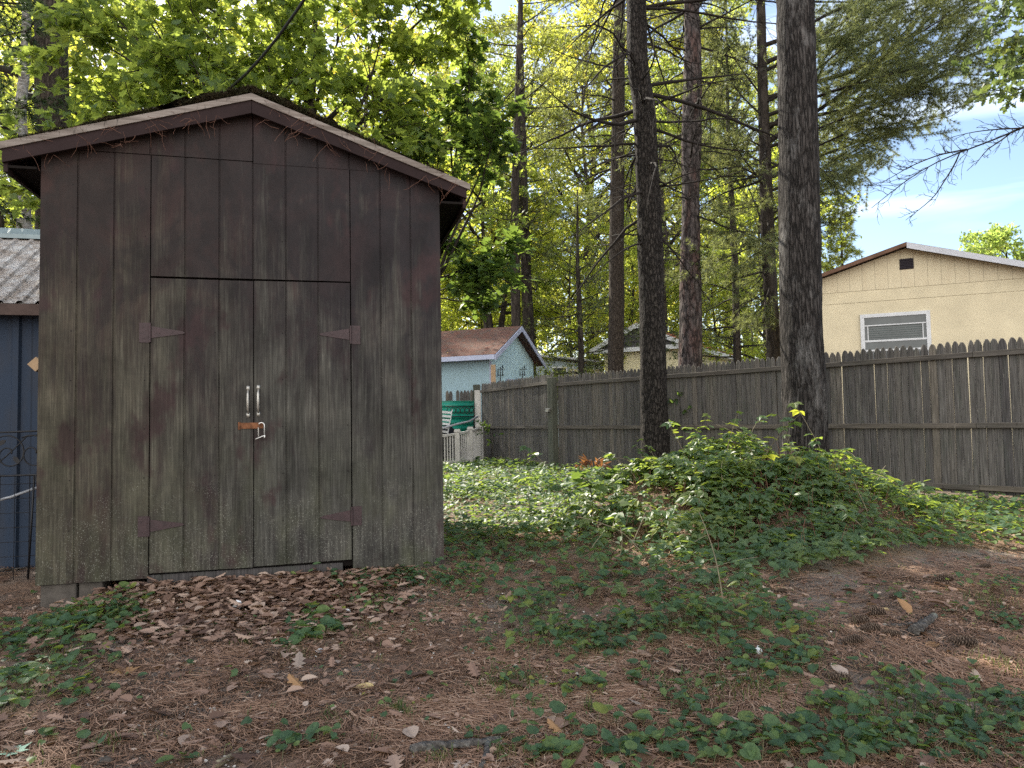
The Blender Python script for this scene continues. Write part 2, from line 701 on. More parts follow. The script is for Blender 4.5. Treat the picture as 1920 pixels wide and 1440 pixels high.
def m_siding():
    """weathered dark brown paint; z is the height above the shed's foot"""
    t = NT('weathered_brown_siding')
    x, y, z = t.sep()
    wn = t.n('TexWhiteNoise', noise_dimensions='1D')
    t.set(wn.inputs['W'], t.math('FLOOR', t.math('DIVIDE', x, .2035)))
    board = wn.outputs[0]
    grain = t.noise(1, 5, .65, t.coord((85, 20, 3.2)))
    grain2 = t.noise(1, 4, .7, t.coord((260, 40, 7)))
    saw = t.noise(1, 3, .6, t.coord((6, 6, 160)))
    drip = t.noise(1, 5, .62, t.coord((13, 4, 1.1), loc=(3, 0, 1.7)), .3)
    patch = t.noise(2.3, 5, .62, t.coord((1, 1, .8), loc=(7, 2, 1)), .6)
    paint = t.ramp(patch, [(.3, (.0235, .0155, .0165)), (.5, (.0165, .0138, .0155)), (.66, (.028, .017, .018)), (.8, (.0185, .0145, .0155))])
    paint = t.mix(t.rng(x, .3, 1.9), t.mix(1, paint, (1.25, 1.12, .92), 'MULTIPLY'), paint)
    worn = t.ramp(grain, [(.25, (.030, .029, .025)), (.5, (.056, .054, .047)), (.78, (.115, .112, .098))])
    wl = t.mix(t.rng(x, .2, 1.3), t.mix(1, worn, (1.07, 1.0, .84), 'MULTIPLY'), worn)
    # wear grows towards the middle and foot of the wall; runs in vertical streaks, board by board
    fade = t.rng(z, 2.45, 1.0, 0, 1)
    w = t.math('ADD', t.math('MULTIPLY', drip, .95), t.math('MULTIPLY', patch, .75))
    w = t.math('ADD', w, t.math('MULTIPLY', fade, .36))
    w = t.math('ADD', w, t.math('MULTIPLY', grain, .30))
    w = t.math('ADD', w, t.math('MULTIPLY', board, .16))
    wm = t.rng(w, 1.17, 1.50)
    c = t.mix(t.math('MULTIPLY', wm, .95), paint, wl)
    # green algae low on the boards
    alg = t.math('MULTIPLY', t.rng(z, 1.1, .1), t.rng(t.noise(3, 4, .6, t.coord((1.6, 1, .8), loc=(1, 5, 2))), .42, .66))
    c = t.mix(t.math('MULTIPLY', alg, .65), c, (.058, .062, .036))
    c = t.mix(t.math('MULTIPLY', t.rng(grain2, .50, .72), .5), c, (.018, .015, .014))
    c = t.mix(t.math('MULTIPLY', t.math('MULTIPLY', t.rng(saw, .5, .7), wm), .25), c, (.022, .02, .018))
    # the last of the reddish paint in soft blots
    bl = t.noise(1.4, 4, .6, t.coord((2.2, 1, 1.2), loc=(11, 3, 5)))
    c = t.mix(t.math('MULTIPLY', t.rng(bl, .57, .64), .7), c, (.034, .0185, .0195))
    # pale lichen specks
    sp = t.voro(130, t.coord((1, 1, .9)))
    sel = t.noise(6.5, 5, .72, t.coord(loc=(2, 2, 8)))
    lo = t.math('ADD', t.math('MULTIPLY', t.rng(z, 1.0, .1), .36), sel)
    sp2 = t.voro(62, t.coord((1, 1, .8), loc=(3, 1, 4)))
    sp = t.math('MINIMUM', sp, t.math('MULTIPLY', sp2, 1.5))
    spm = t.math('MULTIPLY', t.rng(sp, .27, .12), t.rng(lo, .67, .82))
    c = t.mix(t.math('MULTIPLY', spm, .6), c, (.28, .28, .24))
    blot = t.noise(4.2, 5, .65, t.coord((1.2, 1, .7), loc=(5, 9, 3)), .4)
    c = t.mix(1, c, t.ramp(blot, [(.3, (.60, .60, .60)), (.5, (.98, .98, .98)), (.7, (1.38, 1.36, 1.32))]), 'MULTIPLY')
    # rusted nail heads in rows
    fx = t.math('ABSOLUTE', t.math('SUBTRACT', t.math('FRACT', t.math('DIVIDE', t.math('ADD', x, .03), .4070)), .5))
    fz = t.math('ABSOLUTE', t.math('SUBTRACT', t.math('FRACT', t.math('DIVIDE', t.math('ADD', z, .11), .30)), .5))
    dd = t.math('SQRT', t.math('ADD', t.math('POWER', t.math('MULTIPLY', fx, .407), 2), t.math('POWER', t.math('MULTIPLY', fz, .30), 2)))
    c = t.mix(t.math('MULTIPLY', t.rng(dd, .0052, .0038), .8), c, (.008, .006, .006))
    h = t.math('ADD', grain, t.math('MULTIPLY', grain2, .6))
    return t.done(t.bsdf(c, t.rng(wm, 0, 1, .7, .92), .2, 0, t.bump(h, .5, .005)))


def m_oldwood(name, c0, c1, c2, axis='z', green=.25, streak=(60, 60, 2.2)):
    t = NT(name)
    s = {'z': streak, 'x': (streak[2], streak[0], streak[1])}[axis]
    g = t.noise(1, 5, .65, t.coord(s))
    b = t.noise(3.2, 4, .6, t.coord((4, 4, .7) if axis == 'z' else (.7, 4, 4)))
    c = t.ramp(g, [(.28, c0), (.5, c1), (.74, c2)])
    r = t.attr('rnd')
    c = t.mix(1, c, t.ramp(r, [(0, (.55, .55, .60)), (.5, (1, 1, 1)), (1, (1.4, 1.3, 1.15))]), 'MULTIPLY')
    c = t.mix(t.math('MULTIPLY', t.rng(b, .5, .7), green), c, (.055, .07, .05))
    k = t.noise(9, 3, .7, t.coord((3, 3, .6)))
    c = t.mix(t.math('MULTIPLY', t.rng(k, .62, .7), .7), c, (.02, .018, .016))
    f = t.noise(1, 3, .7, t.coord((38, 38, 6), loc=(4, 4, 4)))
    c = t.mix(t.math('MULTIPLY', t.rng(f, .68, .74), .6), c, (.3, .27, .23))
    return t.done(t.bsdf(c, .9, .2, 0, t.bump(g, .5, .006)))


def m_bark(name, dark, mid, light, sc=(26, 26, 5.5), crack=.5, patchc=None, patchk=0.0, red=None, bands=None, bump=.8):
    t = NT(name)
    v = t.coord(sc)
    n1 = t.noise(1, 6, .68, v, .5)
    ed = t.voro(.42, t.n('VectorMath', operation='ADD').outputs[0], 'DISTANCE_TO_EDGE')
    va = ed.node.inputs['Vector'].links[0].from_node
    t.set(va.inputs[0], v)
    nn = t.n('TexNoise')
    t.set(nn.inputs['Vector'], v)
    nn.inputs['Scale'].default_value = .8
    sc2 = t.n('VectorMath', operation='SCALE')
    t.set(sc2.inputs[0], nn.outputs[1])
    sc2.inputs['Scale'].default_value = 2.2
    t.set(va.inputs[1], sc2.outputs[0])
    ridge = t.rng(ed, 0, .22)
    c = t.ramp(n1, [(.3, dark), (.5, mid), (.72, light)])
    if red:
        c = t.mix(t.math('MULTIPLY', t.rng(t.noise(1.6, 4, .6, t.coord((3, 3, .8))), .48, .62), .8), c, t.mix(1, c, red, 'MULTIPLY'))
    c = t.mix(t.math('MULTIPLY', t.rng(ridge, .75, 0), crack), c, tuple(q * .28 for q in dark))
    if patchc:
        pm = t.rng(t.noise(1.5, 5, .65, t.coord((2.2, 2.2, .9), loc=(3, 1, 0))), .54, .66)
        c = t.mix(t.math('MULTIPLY', pm, patchk), c, patchc)
    fl = t.voro(5, v)
    c = t.mix(t.math('MULTIPLY', t.rng(fl, .16, .08), .45), c, tuple(min(.5, q * 2.1) for q in light))
    if bands:
        bn = t.noise(1, 4, .7, t.coord((1.3, 1.3, 5.5)))
        c = t.mix(t.rng(bn, .55, .64), c, bands)
    h = t.math('ADD', t.math('MULTIPLY', ridge, .9), t.math('MULTIPLY', n1, .8))
    return t.done(t.bsdf(c, .95, .15, 0, t.bump(h, bump, .022)))


def m_groove(name, col, dirt, pitch=.2, axis=0):
    """painted panel siding with fine dark grooves"""
    t = NT(name)
    co = t.sep()
    nz = t.noise(2.5, 5, .6, t.coord((3, 3, .8)))
    c = t.mix(t.rng(nz, .45, .75), col, dirt)
    f = t.math('FRACT', t.math('MULTIPLY', co[axis], 1 / pitch))
    gr = t.rng(t.math('ABSOLUTE', t.math('SUBTRACT', f, .5)), .47, .49)
    c = t.mix(t.math('MULTIPLY', gr, .55), c, tuple(q * .3 for q in col))
    return t.done(t.bsdf(c, .7, .25, 0, t.bump(gr, -.5, .01)))


def m_littered_roof(name, base, litter, k=.5, sc=9):
    t = NT(name)
    a = t.noise(sc, 6, .7, t.coord(), .6)
    b = t.noise(sc * 5, 4, .7, t.coord())
    c = t.mix(t.rng(a, .36, .58), base, t.ramp(b, [(.3, tuple(q * .45 for q in litter)), (.6, litter), (.8, tuple(q * 1.5 for q in litter))])) if k else base
    return t.done(t.bsdf(c, .95, .15, 0, t.bump(t.math('ADD', a, b), 1.0, .05)))


M = {}
M['ground'] = m_ground()
M['siding'] = m_siding()
M['brown_trim'] = plain('brown_trim_paint', (.024, .0145, .0145), .8, .16, 0, .35, 6, .15)
M['brown_metal'] = plain('painted_hinge_iron', (.036, .0185, .020), .55, .4, 0, .4, 25, .2)
M['pale_edge'] = m_oldwood('pale_weathered_edge', (.16, .13, .10), (.33, .28, .225), (.52, .46, .38), 'x', .1)
M['dark_void'] = plain('shade_black_wood', (.012, .010, .009), .95, .1, 0, .2)  # near-black stands in for shade inside the shed; also on the soffit
M['moss'] = m_littered_roof('mossy_roof', (.040, .045, .018), (.075, .055, .028), .5, 12)
M['rust'] = plain('rusty_steel', (.20, .085, .04), .8, .3, .3, .6, 30, .4)
M['zinc'] = plain('worn_zinc', (.42, .40, .36), .5, .5, .8, .4, 40)
M['wire'] = plain('pale_steel_wire', (.75, .74, .70), .35, .5, .4, .15, 40)
M['block'] = plain('grey_concrete_block', (.085, .075, .065), .95, .2, 0, .4, 14, .5)
M['picket'] = m_oldwood('weathered_grey_picket', (.042, .039, .036), (.098, .090, .082), (.185, .172, .156), 'z', .3, (75, 75, 3))
M['rail'] = m_oldwood('weathered_grey_rail', (.05, .043, .036), (.10, .088, .075), (.17, .15, .13), 'x', .15)
M['post'] = m_oldwood('greenish_grey_post', (.05, .052, .042), (.085, .088, .07), (.13, .13, .105), 'z', .5)
M['bark_grey'] = m_bark('grey_furrowed_pine_bark', (.020, .017, .016), (.048, .042, .039), (.105, .096, .090), (62, 62, 8.5), .85, (.19, .182, .175), .65, bump=1.2)
M['bark_dark'] = m_bark('dark_pine_bark', (.018, .015, .014), (.040, .034, .030), (.095, .085, .076), (56, 56, 17), .9, bump=1.1)
M['bark_red'] = m_bark('flaky_reddish_pine_bark', (.035, .029, .028), (.080, .067, .064), (.15, .13, .122), (20, 20, 7), .9, None, 0, (1.15, .80, .72))
M['bark_slim'] = m_bark('smooth_brown_pine_bark', (.030, .024, .019), (.062, .049, .039), (.10, .083, .068), (50, 50, 14), .6)
M['bark_far'] = m_bark('brown_forest_bark', (.022, .018, .015), (.045, .037, .031), (.08, .067, .057), (14, 14, 3), .5)
M['bark_birch'] = m_bark('pale_birch_bark', (.16, .15, .14), (.30, .285, .27), (.42, .40, .38), (14, 14, 18), .15, None, 0, None, (.07, .062, .056))
M['branch'] = plain('dark_branch_bark', (.030, .025, .021), .9, .15, 0, .4, 20)
M['deadtwig'] = plain('dead_grey_branch', (.024, .020, .018), .9, .15, 0, .4, 20)
M['stem'] = plain('green_brown_stem', (.10, .095, .045), .7, .3, 0, .4, 20)
M['cane'] = plain('pale_bramble_cane', (.20, .17, .11), .75, .3, 0, .4, 20)
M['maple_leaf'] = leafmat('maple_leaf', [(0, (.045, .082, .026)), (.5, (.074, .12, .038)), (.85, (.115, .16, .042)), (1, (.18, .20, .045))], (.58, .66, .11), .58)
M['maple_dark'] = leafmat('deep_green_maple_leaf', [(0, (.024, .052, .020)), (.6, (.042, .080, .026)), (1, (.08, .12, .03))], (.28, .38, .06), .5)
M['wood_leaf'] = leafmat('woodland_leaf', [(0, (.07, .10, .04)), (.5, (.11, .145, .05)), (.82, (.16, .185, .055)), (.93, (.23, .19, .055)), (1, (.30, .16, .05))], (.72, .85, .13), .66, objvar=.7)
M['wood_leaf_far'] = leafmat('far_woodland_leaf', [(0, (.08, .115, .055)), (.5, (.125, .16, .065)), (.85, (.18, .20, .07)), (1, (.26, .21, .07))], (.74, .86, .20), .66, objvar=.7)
M['lime_leaf'] = leafmat('sunny_lime_leaf', [(0, (.10, .15, .04)), (.6, (.16, .205, .05)), (1, (.24, .25, .05))], (.82, .92, .12), .66)
M['oak_leaf'] = leafmat('oak_tree_leaf', [(0, (.035, .058, .034)), (.6, (.055, .085, .04)), (1, (.11, .12, .04))], (.26, .34, .08), .45)
M['needle'] = leafmat('pine_needle_foliage', [(0, (.055, .080, .055)), (.45, (.085, .11, .065)), (.75, (.12, .14, .068)), (.9, (.18, .15, .065)), (1, (.26, .17, .065))], (.42, .45, .16), .5, .5, .3)
M['needle_dark'] = leafmat('dark_pine_needle_foliage', [(0, (.025, .050, .030)), (.6, (.045, .072, .036)), (.92, (.08, .09, .035)), (1, (.16, .11, .04))], (.13, .17, .05), .38, .5, .3)
M['needle_lit'] = leafmat('yellow_green_conifer_foliage', [(0, (.11, .15, .045)), (.6, (.17, .20, .05)), (1, (.28, .23, .06))], (.7, .7, .15), .5, .5, .3)
M['ivy'] = leafmat('ground_cover_leaf', [(0, (.032, .066, .040)), (.35, (.054, .105, .054)), (.6, (.078, .135, .060)), (.8, (.12, .17, .056)), (.93, (.17, .20, .045)), (1, (.24, .23, .06))], (.34, .46, .05), .42, .5, .28, mottle=55)
M['bramble'] = leafmat('bramble_leaf', [(0, (.045, .082, .046)), (.5, (.075, .125, .064)), (.85, (.12, .165, .062)), (1, (.21, .23, .055))], (.42, .54, .05), .48, .42, .35, mottle=45)
M['grass'] = leafmat('grass_blade', [(0, (.04, .075, .02)), (.6, (.07, .10, .03)), (1, (.2, .17, .08))], (.2, .25, .04), .35)
M['litter'] = leafmat('dry_brown_leaf', [(0, (.075, .046, .036)), (.3, (.15, .092, .066)), (.6, (.24, .155, .115)), (.85, (.32, .225, .17)), (1, (.40, .32, .26))], (.3, .15, .06), .12, .75, .25)
M['dry_needle'] = leafmat('fallen_pine_needle', [(0, (.10, .056, .036)), (.4, (.20, .115, .072)), (.75, (.29, .18, .12)), (.9, (.40, .29, .21)), (1, (.60, .50, .40))], (.3, .15, .06), .06, .7, .25)
M['yellow_leaf'] = leafmat('fallen_yellow_leaf', [(0, (.50, .38, .17)), (1, (.54, .42, .2))], (.5, .35, .1), .15, .6)
M['tan_leaf'] = leafmat('fallen_tan_leaf', [(0, (.27, .15, .07)), (1, (.29, .17, .08))], (.3, .2, .1), .1, .7)
M['grey_leaf'] = leafmat('fallen_grey_leaf', [(0, (.22, .17, .14)), (1, (.25, .20, .16))], (.3, .2, .1), .1, .7)
M['pale_green_leaf'] = leafmat('fallen_pale_green_leaf', [(0, (.28, .42, .30)), (1, (.30, .44, .32))], (.2, .3, .1), .1, .6)
M['yellow_wall'] = plain('pale_yellow_wall', (.78, .70, .46), .7, .3, 0, .1, 3)
M['cone'] = plain('pine_cone_scale', (.06, .042, .032), .8, .25, 0, .5, 60)
M['conetip'] = plain('pine_cone_tip', (.22, .17, .13), .8, .25, 0, .5, 60)
M['stickbark'] = m_bark('lichen_spotted_stick_bark', (.05, .042, .036), (.10, .09, .08), (.2, .19, .17), (40, 40, 40), .3, (.30, .32, .27), .9)
M['white'] = plain('white_paint', (.62, .63, .64), .55, .4, 0, .12, 6)
M['paper'] = plain('white_tissue', (.72, .74, .76), .8, .3, 0, .1, 20)
M['cream'] = m_groove('cream_panel_siding', (.66, .575, .40), (.59, .50, .345), .213)
M['cream_plain'] = plain('cream_plain_siding', (.66, .575, .395), .7, .3, 0, .16, 2.2)
M['brown_roof'] = plain('brown_shingle', (.085, .06, .05), .9, .2, 0, .5, 18, .5)
M['cedar'] = plain('brown_fascia_board', (.16, .09, .06), .8, .2, 0, .4, 10)
M['fascia_white'] = plain('grey_white_fascia', (.55, .56, .60), .6, .3, 0, .12, 5)
M['vent'] = plain('dark_plum_vent', (.018, .012, .02), .6, .3, 0, .2)
M['glass'] = plain('dark_window_glass', (.05, .058, .055), .04, .6, 0, .7, 3)  # tone mottle put into the colour to suggest reflections in the pane
M['teal'] = m_groove('pale_teal_siding', (.47, .66, .74), (.42, .58, .62), .3)
M['teal_end'] = m_groove('pale_teal_gable_siding', (.50, .70, .76), (.46, .63, .66), .3, 0)
M['lilac'] = plain('lilac_grey_trim', (.42, .45, .58), .6, .3, 0, .12, 5)
M['redroof'] = m_littered_roof('needle_covered_roof', (.13, .10, .085), (.21, .105, .08), .5, 5)
M['redroof2'] = m_littered_roof('red_tile_roof', (.35, .13, .08), (.48, .18, .11), .5, 8)
M['greysiding'] = plain('dark_grey_clapboard', (.075, .072, .075), .8, .2, 0, .3, 6)
M['blue'] = m_groove('navy_metal_wall', (.020, .033, .058), (.028, .034, .048), .3)
M['tinroof'] = m_littered_roof('littered_metal_roof', (.60, .59, .57), (.42, .36, .31), .5, 7)
M['teal_metal'] = plain('grey_teal_cap', (.20, .25, .26), .5, .4, .3, .2)
M['iron'] = plain('black_wrought_iron', (.010, .010, .012), .5, .4, .2, .2)
M['pvc'] = plain('pale_pipe', (.30, .31, .33), .5, .4, 0, .15)
M['greenpanel'] = plain('green_plastic_panel', (.01, .22, .15), .3, .5, 0, .25, 4)
M['vinyl'] = plain('greyed_white_vinyl', (.48, .46, .43), .6, .35, 0, .18, 7)
M['tarp'] = plain('black_tarpaulin', (.008, .008, .010), .5, .4, 0, .3)
M['tan_wood'] = plain('tan_wood', (.36, .25, .15), .75, .3, 0, .3, 12)
M['cable'] = plain('black_cable', (.02, .02, .022), .6, .3, 0, .1)
M['rustfern'] = leafmat('dead_rust_fern', [(0, (.11, .05, .028)), (1, (.22, .11, .06))], (.2, .1, .04), .35)
# ------------------------------------------------------------------ ground
def build_ground():
    def axis(a, b, step, far):
        c = list(np.arange(a, b, step))
        s, lo, hi = step, [a], [c[-1]]
        while hi[-1] < far:
            s *= 1.25
            hi.append(hi[-1] + s)
        s = step
        while lo[-1] > -far:
            s *= 1.25
            lo.append(lo[-1] - s)
        return np.array(lo[1:][::-1] + c + hi[1:])
    xs, ys = axis(-6, 9, .06, 900), axis(1.2, 10.5, .06, 900)
    X, Y = np.meshgrid(xs, ys)
    Z = gh(X.ravel(), Y.ravel())
    near = np.exp(-((X.ravel() - 1) / 7) ** 4 - ((Y.ravel() - 5) / 6) ** 4)
    q = np.stack([X.ravel() * 9, Y.ravel() * 9, X.ravel() * 0], 1)
    Z = Z + near * .012 * (fbm(q, 2, 31) - .5)
    V = np.stack([X.ravel(), Y.ravel(), Z], 1)
    nx, ny = len(xs), len(ys)
    i = np.arange(ny - 1)[:, None] * nx
    j = np.arange(nx - 1)[None, :]
    L = np.stack([i + j, i + j + 1, i + nx + j + 1, i + nx + j], 2).reshape(-1)
    o = obj_from_mesh('ground', mesh_np('ground', V, L, np.full((nx - 1) * (ny - 1), 4), M['ground'], True))
    tag(o, kind='structure')


build_ground()

# ------------------------------------------------------------------ the brown shed
SL = P(66, 1085, 4.26)
SR = P(833, 1060, 4.86)
su = (SR - SL)
su[2] = 0
SW = float(np.linalg.norm(su))
SHED_ROT = math.atan2(su[1], su[0])
SHED_Z = .09
W = SW                      # about 2.44
D = 3.1
PITCH = W / 12
SL_L, SL_R = .305, .352
RIDGE = 3.122 - SHED_Z       # roof deck underside at the ridge (local)
OH = .188                   # eave overhang


def rz(x):
    return RIDGE - (SL_L if x < W / 2 else SL_R) * abs(x - W / 2)


def panel(mb, x0, x1, zb, zt, y=0.0, th=.012, skip_edge=False):
    """grooved plywood siding from x0 to x1; zb / zt: functions of x"""
    gs = [k * PITCH for k in range(0, 14) if x0 + .02 < k * PITCH < x1 - .02]
    prof = [(x0, 0)]
    for g in gs:
        prof += [(g - .006, 0), (g - .005, .007), (g + .005, .007), (g + .006, 0)]
    prof.append((x1, 0))
    # split at the ridge so the top edge stays straight
    if x0 < W / 2 < x1 and not any(abs(g - W / 2) < .02 for g in gs):
        prof.append((W / 2, 0))
        prof.sort()
    b = len(mb.v)
    for x, d in prof:
        mb.v += [(x, y + d, zb(x)), (x, y + d, zt(x)), (x, y + th, zb(x)), (x, y + th, zt(x))]
    for i in range(len(prof) - 1):
        a, c = b + 4 * i, b + 4 * i + 4
        mb.f += [(a, c, c + 1, a + 1), (a + 2, a + 3, c + 3, c + 2), (a + 1, c + 1, c + 3, a + 3), (a, a + 2, c + 2, c)]
    e = b + 4 * (len(prof) - 1)
    mb.f += [(b, b + 1, b + 3, b + 2), (e, e + 2, e + 3, e + 1)]


shed = thing('wooden_shed', 'tall dark brown wooden shed with double doors and mossy gable roof', 'shed', (SL[0], SL[1], SHED_Z), SHED_ROT)
DX0, DX1 = 3 * PITCH + .004, 9 * PITCH + .004
DZ0, DZ1 = .06, 1.885
SEAM = 2.655
wall = MB()
foot = lambda x: .012 + .02 * math.sin(x * 3.1) ** 2 * 0 + .03 * (x < .02) * 0
panel(wall, 0, DX0 - .004, lambda x: .03, lambda x: min(SEAM, rz(x) - .01))
panel(wall, DX1 + .004, W, lambda x: -.06, lambda x: min(SEAM, rz(x) - .01))
panel(wall, DX0 + .002, DX1 - .002, lambda x: DZ1 + .006, lambda x: SEAM)
wall.build('wall', M['siding'], shed)
gable = MB()
x_a = W / 2 - (RIDGE - SEAM - .012) / SL_L + .01
x_b = W / 2 + (RIDGE - SEAM - .012) / SL_R - .01
panel(gable, x_a, W / 2 - .003, lambda x: SEAM + .004, lambda x: max(SEAM + .006, rz(x) - .01), -.004)
panel(gable, W / 2 + .003, x_b, lambda x: SEAM - .008, lambda x: max(SEAM + .004, rz(x) - .01), -.003)
gable.build('gable_panel', M['siding'], shed)
side = MB()
side.prism([(y, z) for y, z in ((.013, .03), (D, .03), (D, rz(0) - .01), (.013, rz(0) - .01))], 0.0, .02, 'x')
side.build('wall', M['siding'], shed)
side = MB()
side.prism([(y, z) for y, z in ((.013, -.06), (D, -.06), (D, rz(W) - .01), (.013, rz(W) - .01))], W - .02, W, 'x')
side.build('wall', M['siding'], shed)
back = MB()
back.prism([(.021, 0), (W - .021, 0), (W - .021, rz(W) - .01), (W / 2, RIDGE - .01), (.021, rz(0) - .01)], D - .02, D, 'y')
back.build('wall', M['siding'], shed)
inner = MB()
inner.box(.022, W - .022, .035, .05, .02, 2.2)
inner.box(.022, W - .022, .051, D - .03, .02, .06)
inner.build('shade_backing', M['dark_void'], shed)  # dark sheet and floor standing in for the unlit inside behind door gaps
# doors: each grooved leaf with its strap hinges and pull
SEAMX = 6 * PITCH + .004


def door(x0, x1, hinge_left, sag):
    mb = MB()
    panel(mb, x0, x1, lambda x: DZ0 + sag * (x - x0) / (x1 - x0), lambda x: DZ1 - .008 + sag * (x - x0) / (x1 - x0) * .6, -.007, .018)
    d = mb.build('door', M['siding'], shed)
    for zc in (1.535, .345):
        h = MB()
        s = 1 if hinge_left else -1
        hx = x0 if hinge_left else x1
        yb = -.0085
        # plate screwed to the wall, knuckle, tapering strap on the door
        h.box(min(hx - s * .066, hx - s * .008), max(hx - s * .066, hx - s * .008), -.004, -.0005, zc - .062, zc + .062)
        h.tube([(hx - s * .003, -.011, zc - .06), (hx - s * .003, -.011, zc + .06)], .0065, 8)
        tri = [(hx + s * .006, zc - .034), (hx + s * .185, zc - .006), (hx + s * .198, zc), (hx + s * .185, zc + .010), (hx + s * .006, zc + .040)]
        if s > 0:
            tri = tri[::-1]
        h.prism(tri, -.0115, -.0075, 'y')
        for px_, pz_ in ((hx - s * .045, zc + .035), (hx - s * .045, zc - .035), (hx + s * .05, zc), (hx + s * .12, zc + .002)):
            h.tube([(px_, -.0135 if (px_ - hx) * s > 0 else -.006, pz_), (px_, 0, pz_)], .005, 8)
        h.build('hinge', M['brown_metal'], d)
    px_ = x1 - .030 if hinge_left else x0 + .026
    zc = 1.10 if hinge_left else 1.105
    pl = MB()
    yy = -.0075
    pl.tube([(px_, yy, zc + .075), (px_, yy - .012, zc + .062), (px_, yy - .026, zc + .045), (px_, yy - .027, zc), (px_, yy - .026, zc - .045), (px_, yy - .012, zc - .062), (px_, yy, zc - .075)], [.006, .006, .0075, .0085, .0075, .006, .006], 8)
    pl.box(px_ - .010, px_ + .010, yy - .003, yy, zc + .07, zc + .1)
    pl.box(px_ - .010, px_ + .010, yy - .003, yy, zc - .1, zc - .07)
    pl.build('handle', M['zinc'], d, True)
    return d


dl = door(DX0 + .004, SEAMX - .003, True, -.004)
dr = door(SEAMX + .003, DX1 - .004, False, .006)
hz = .948
hs = MB()
hs.box(SEAMX - .085, SEAMX + .058, -.0125, -.0095, hz - .019, hz + .019)
hs.box(SEAMX - .093, SEAMX - .078, -.014, -.0075, hz - .024, hz + .024)
hs.tube([(SEAMX - .0855, -.014, hz - .024), (SEAMX - .0855, -.014, hz + .024)], .005, 8)
hs.tube([(SEAMX - .03, -.016, hz), (SEAMX - .03, -.011, hz)], .015, 10)
hs.build('hasp', M['rust'], shed)
st = MB()
st.tube([(SEAMX + .030, -.0126, hz - .012), (SEAMX + .030, -.030, hz - .010), (SEAMX + .030, -.030, hz + .010), (SEAMX + .030, -.0126, hz + .012)], .003, 6)
st.build('staple', M['rust'], shed)
# the bent wire pin that hangs in the staple
hk = thing('shackle_pin', 'bent silver wire shackle hanging open from the rusty hasp', 'pin', (SL[0], SL[1], SHED_Z), SHED_ROT)
w_ = MB()
xa, ya = SEAMX + .030, -.026
arc = [(xa + .018 - .018 * math.cos(a), ya, hz + .0 + .018 * math.sin(a)) for a in np.linspace(0, math.pi, 9)]
w_.tube([(xa, ya, hz - .072)] + arc + [(xa + .036, ya, hz - .055)], .0032, 6)
w_.build('shackle', M['wire'], hk, True)
w_ = MB()
w_.tube([(xa - .018, ya - .002, hz - .086), (xa + .041, ya - .002, hz - .062)], .0028, 6)
w_.tube([(xa + .037, ya - .001, hz - .062), (xa + .037, ya - .001, hz - .08)], .0048, 6)
w_.build('crossbar', M['wire'], hk, True)
# sill board and dark gap under the doors
s_ = MB()
s_.box(DX0 - .01, DX1 - .06, .012, .03, -.06, .045)
s_.build('sill', M['picket'], shed)
# foundation blocks
for bx_, bw, by in ((.02, .19, .02), (.22, .13, .03)):
    b_ = MB()
    b_.box(bx_, bx_ + bw, by, by + .3, -.16, .026)
    b_.build('foundation_block', M['block'], shed, bevel=.008)
# roof: two decks, moss, pale drip edge and the dark rake boards
roof = MB()
y0, y1 = -.085, D + .1
for s in (-1, 1):
    xe = W / 2 + s * (W / 2 + OH)
    pr = [(W / 2, RIDGE), (xe, rz(xe)), (xe, rz(xe) + .035), (W / 2, RIDGE + .035)]
    roof.prism(pr if s < 0 else pr[::-1], y0 + .02, y1, 'y')
ro = roof.build('roof', M['brown_roof'], shed)
for s in (-1, 1):
    xe = W / 2 + s * (W / 2 + OH + .012)
    mb = MB()
    pr = [(W / 2, RIDGE - .002), (xe, rz(xe) - .002), (xe, rz(xe) + .040), (W / 2, RIDGE + .040)]
    mb.prism(pr if s < 0 else pr[::-1], y0 - .006, y0 + .018, 'y')
    mb.build('rake_edge', M['pale_edge'], ro)
    mb = MB()
    xf = W / 2 + s * (W / 2 + OH - .012)
    pr = [(W / 2 + s * .0015, RIDGE - .004), (xf, rz(xf) - .004), (xf, rz(xf) - (.082 if s < 0 else .068)), (W / 2 + s * .0015, RIDGE - .085)]
    mb.prism(pr if s < 0 else pr[::-1], y0 + .004, y0 + .024, 'y')
    mb.build('rake_board', M['brown_trim'], shed)
    mb = MB()
    xb0, xb1 = sorted((xf - s * .022, xf))
    mb.box(xb0, xb1, y0 + .025, y1 - .03, rz(xf) - .13, rz(xf) - .006)
    mb.build('eave_board', M['brown_trim'], shed)
    mb = MB()
    xs_ = sorted((W / 2 + s * (W / 2 + .003), xf - s * .024))
    mb.box(xs_[0], xs_[1], y0 + .026, y1 - .05, rz(xf) - .105, rz(xf) - .09)
    mb.build('soffit', M['dark_void'], shed)
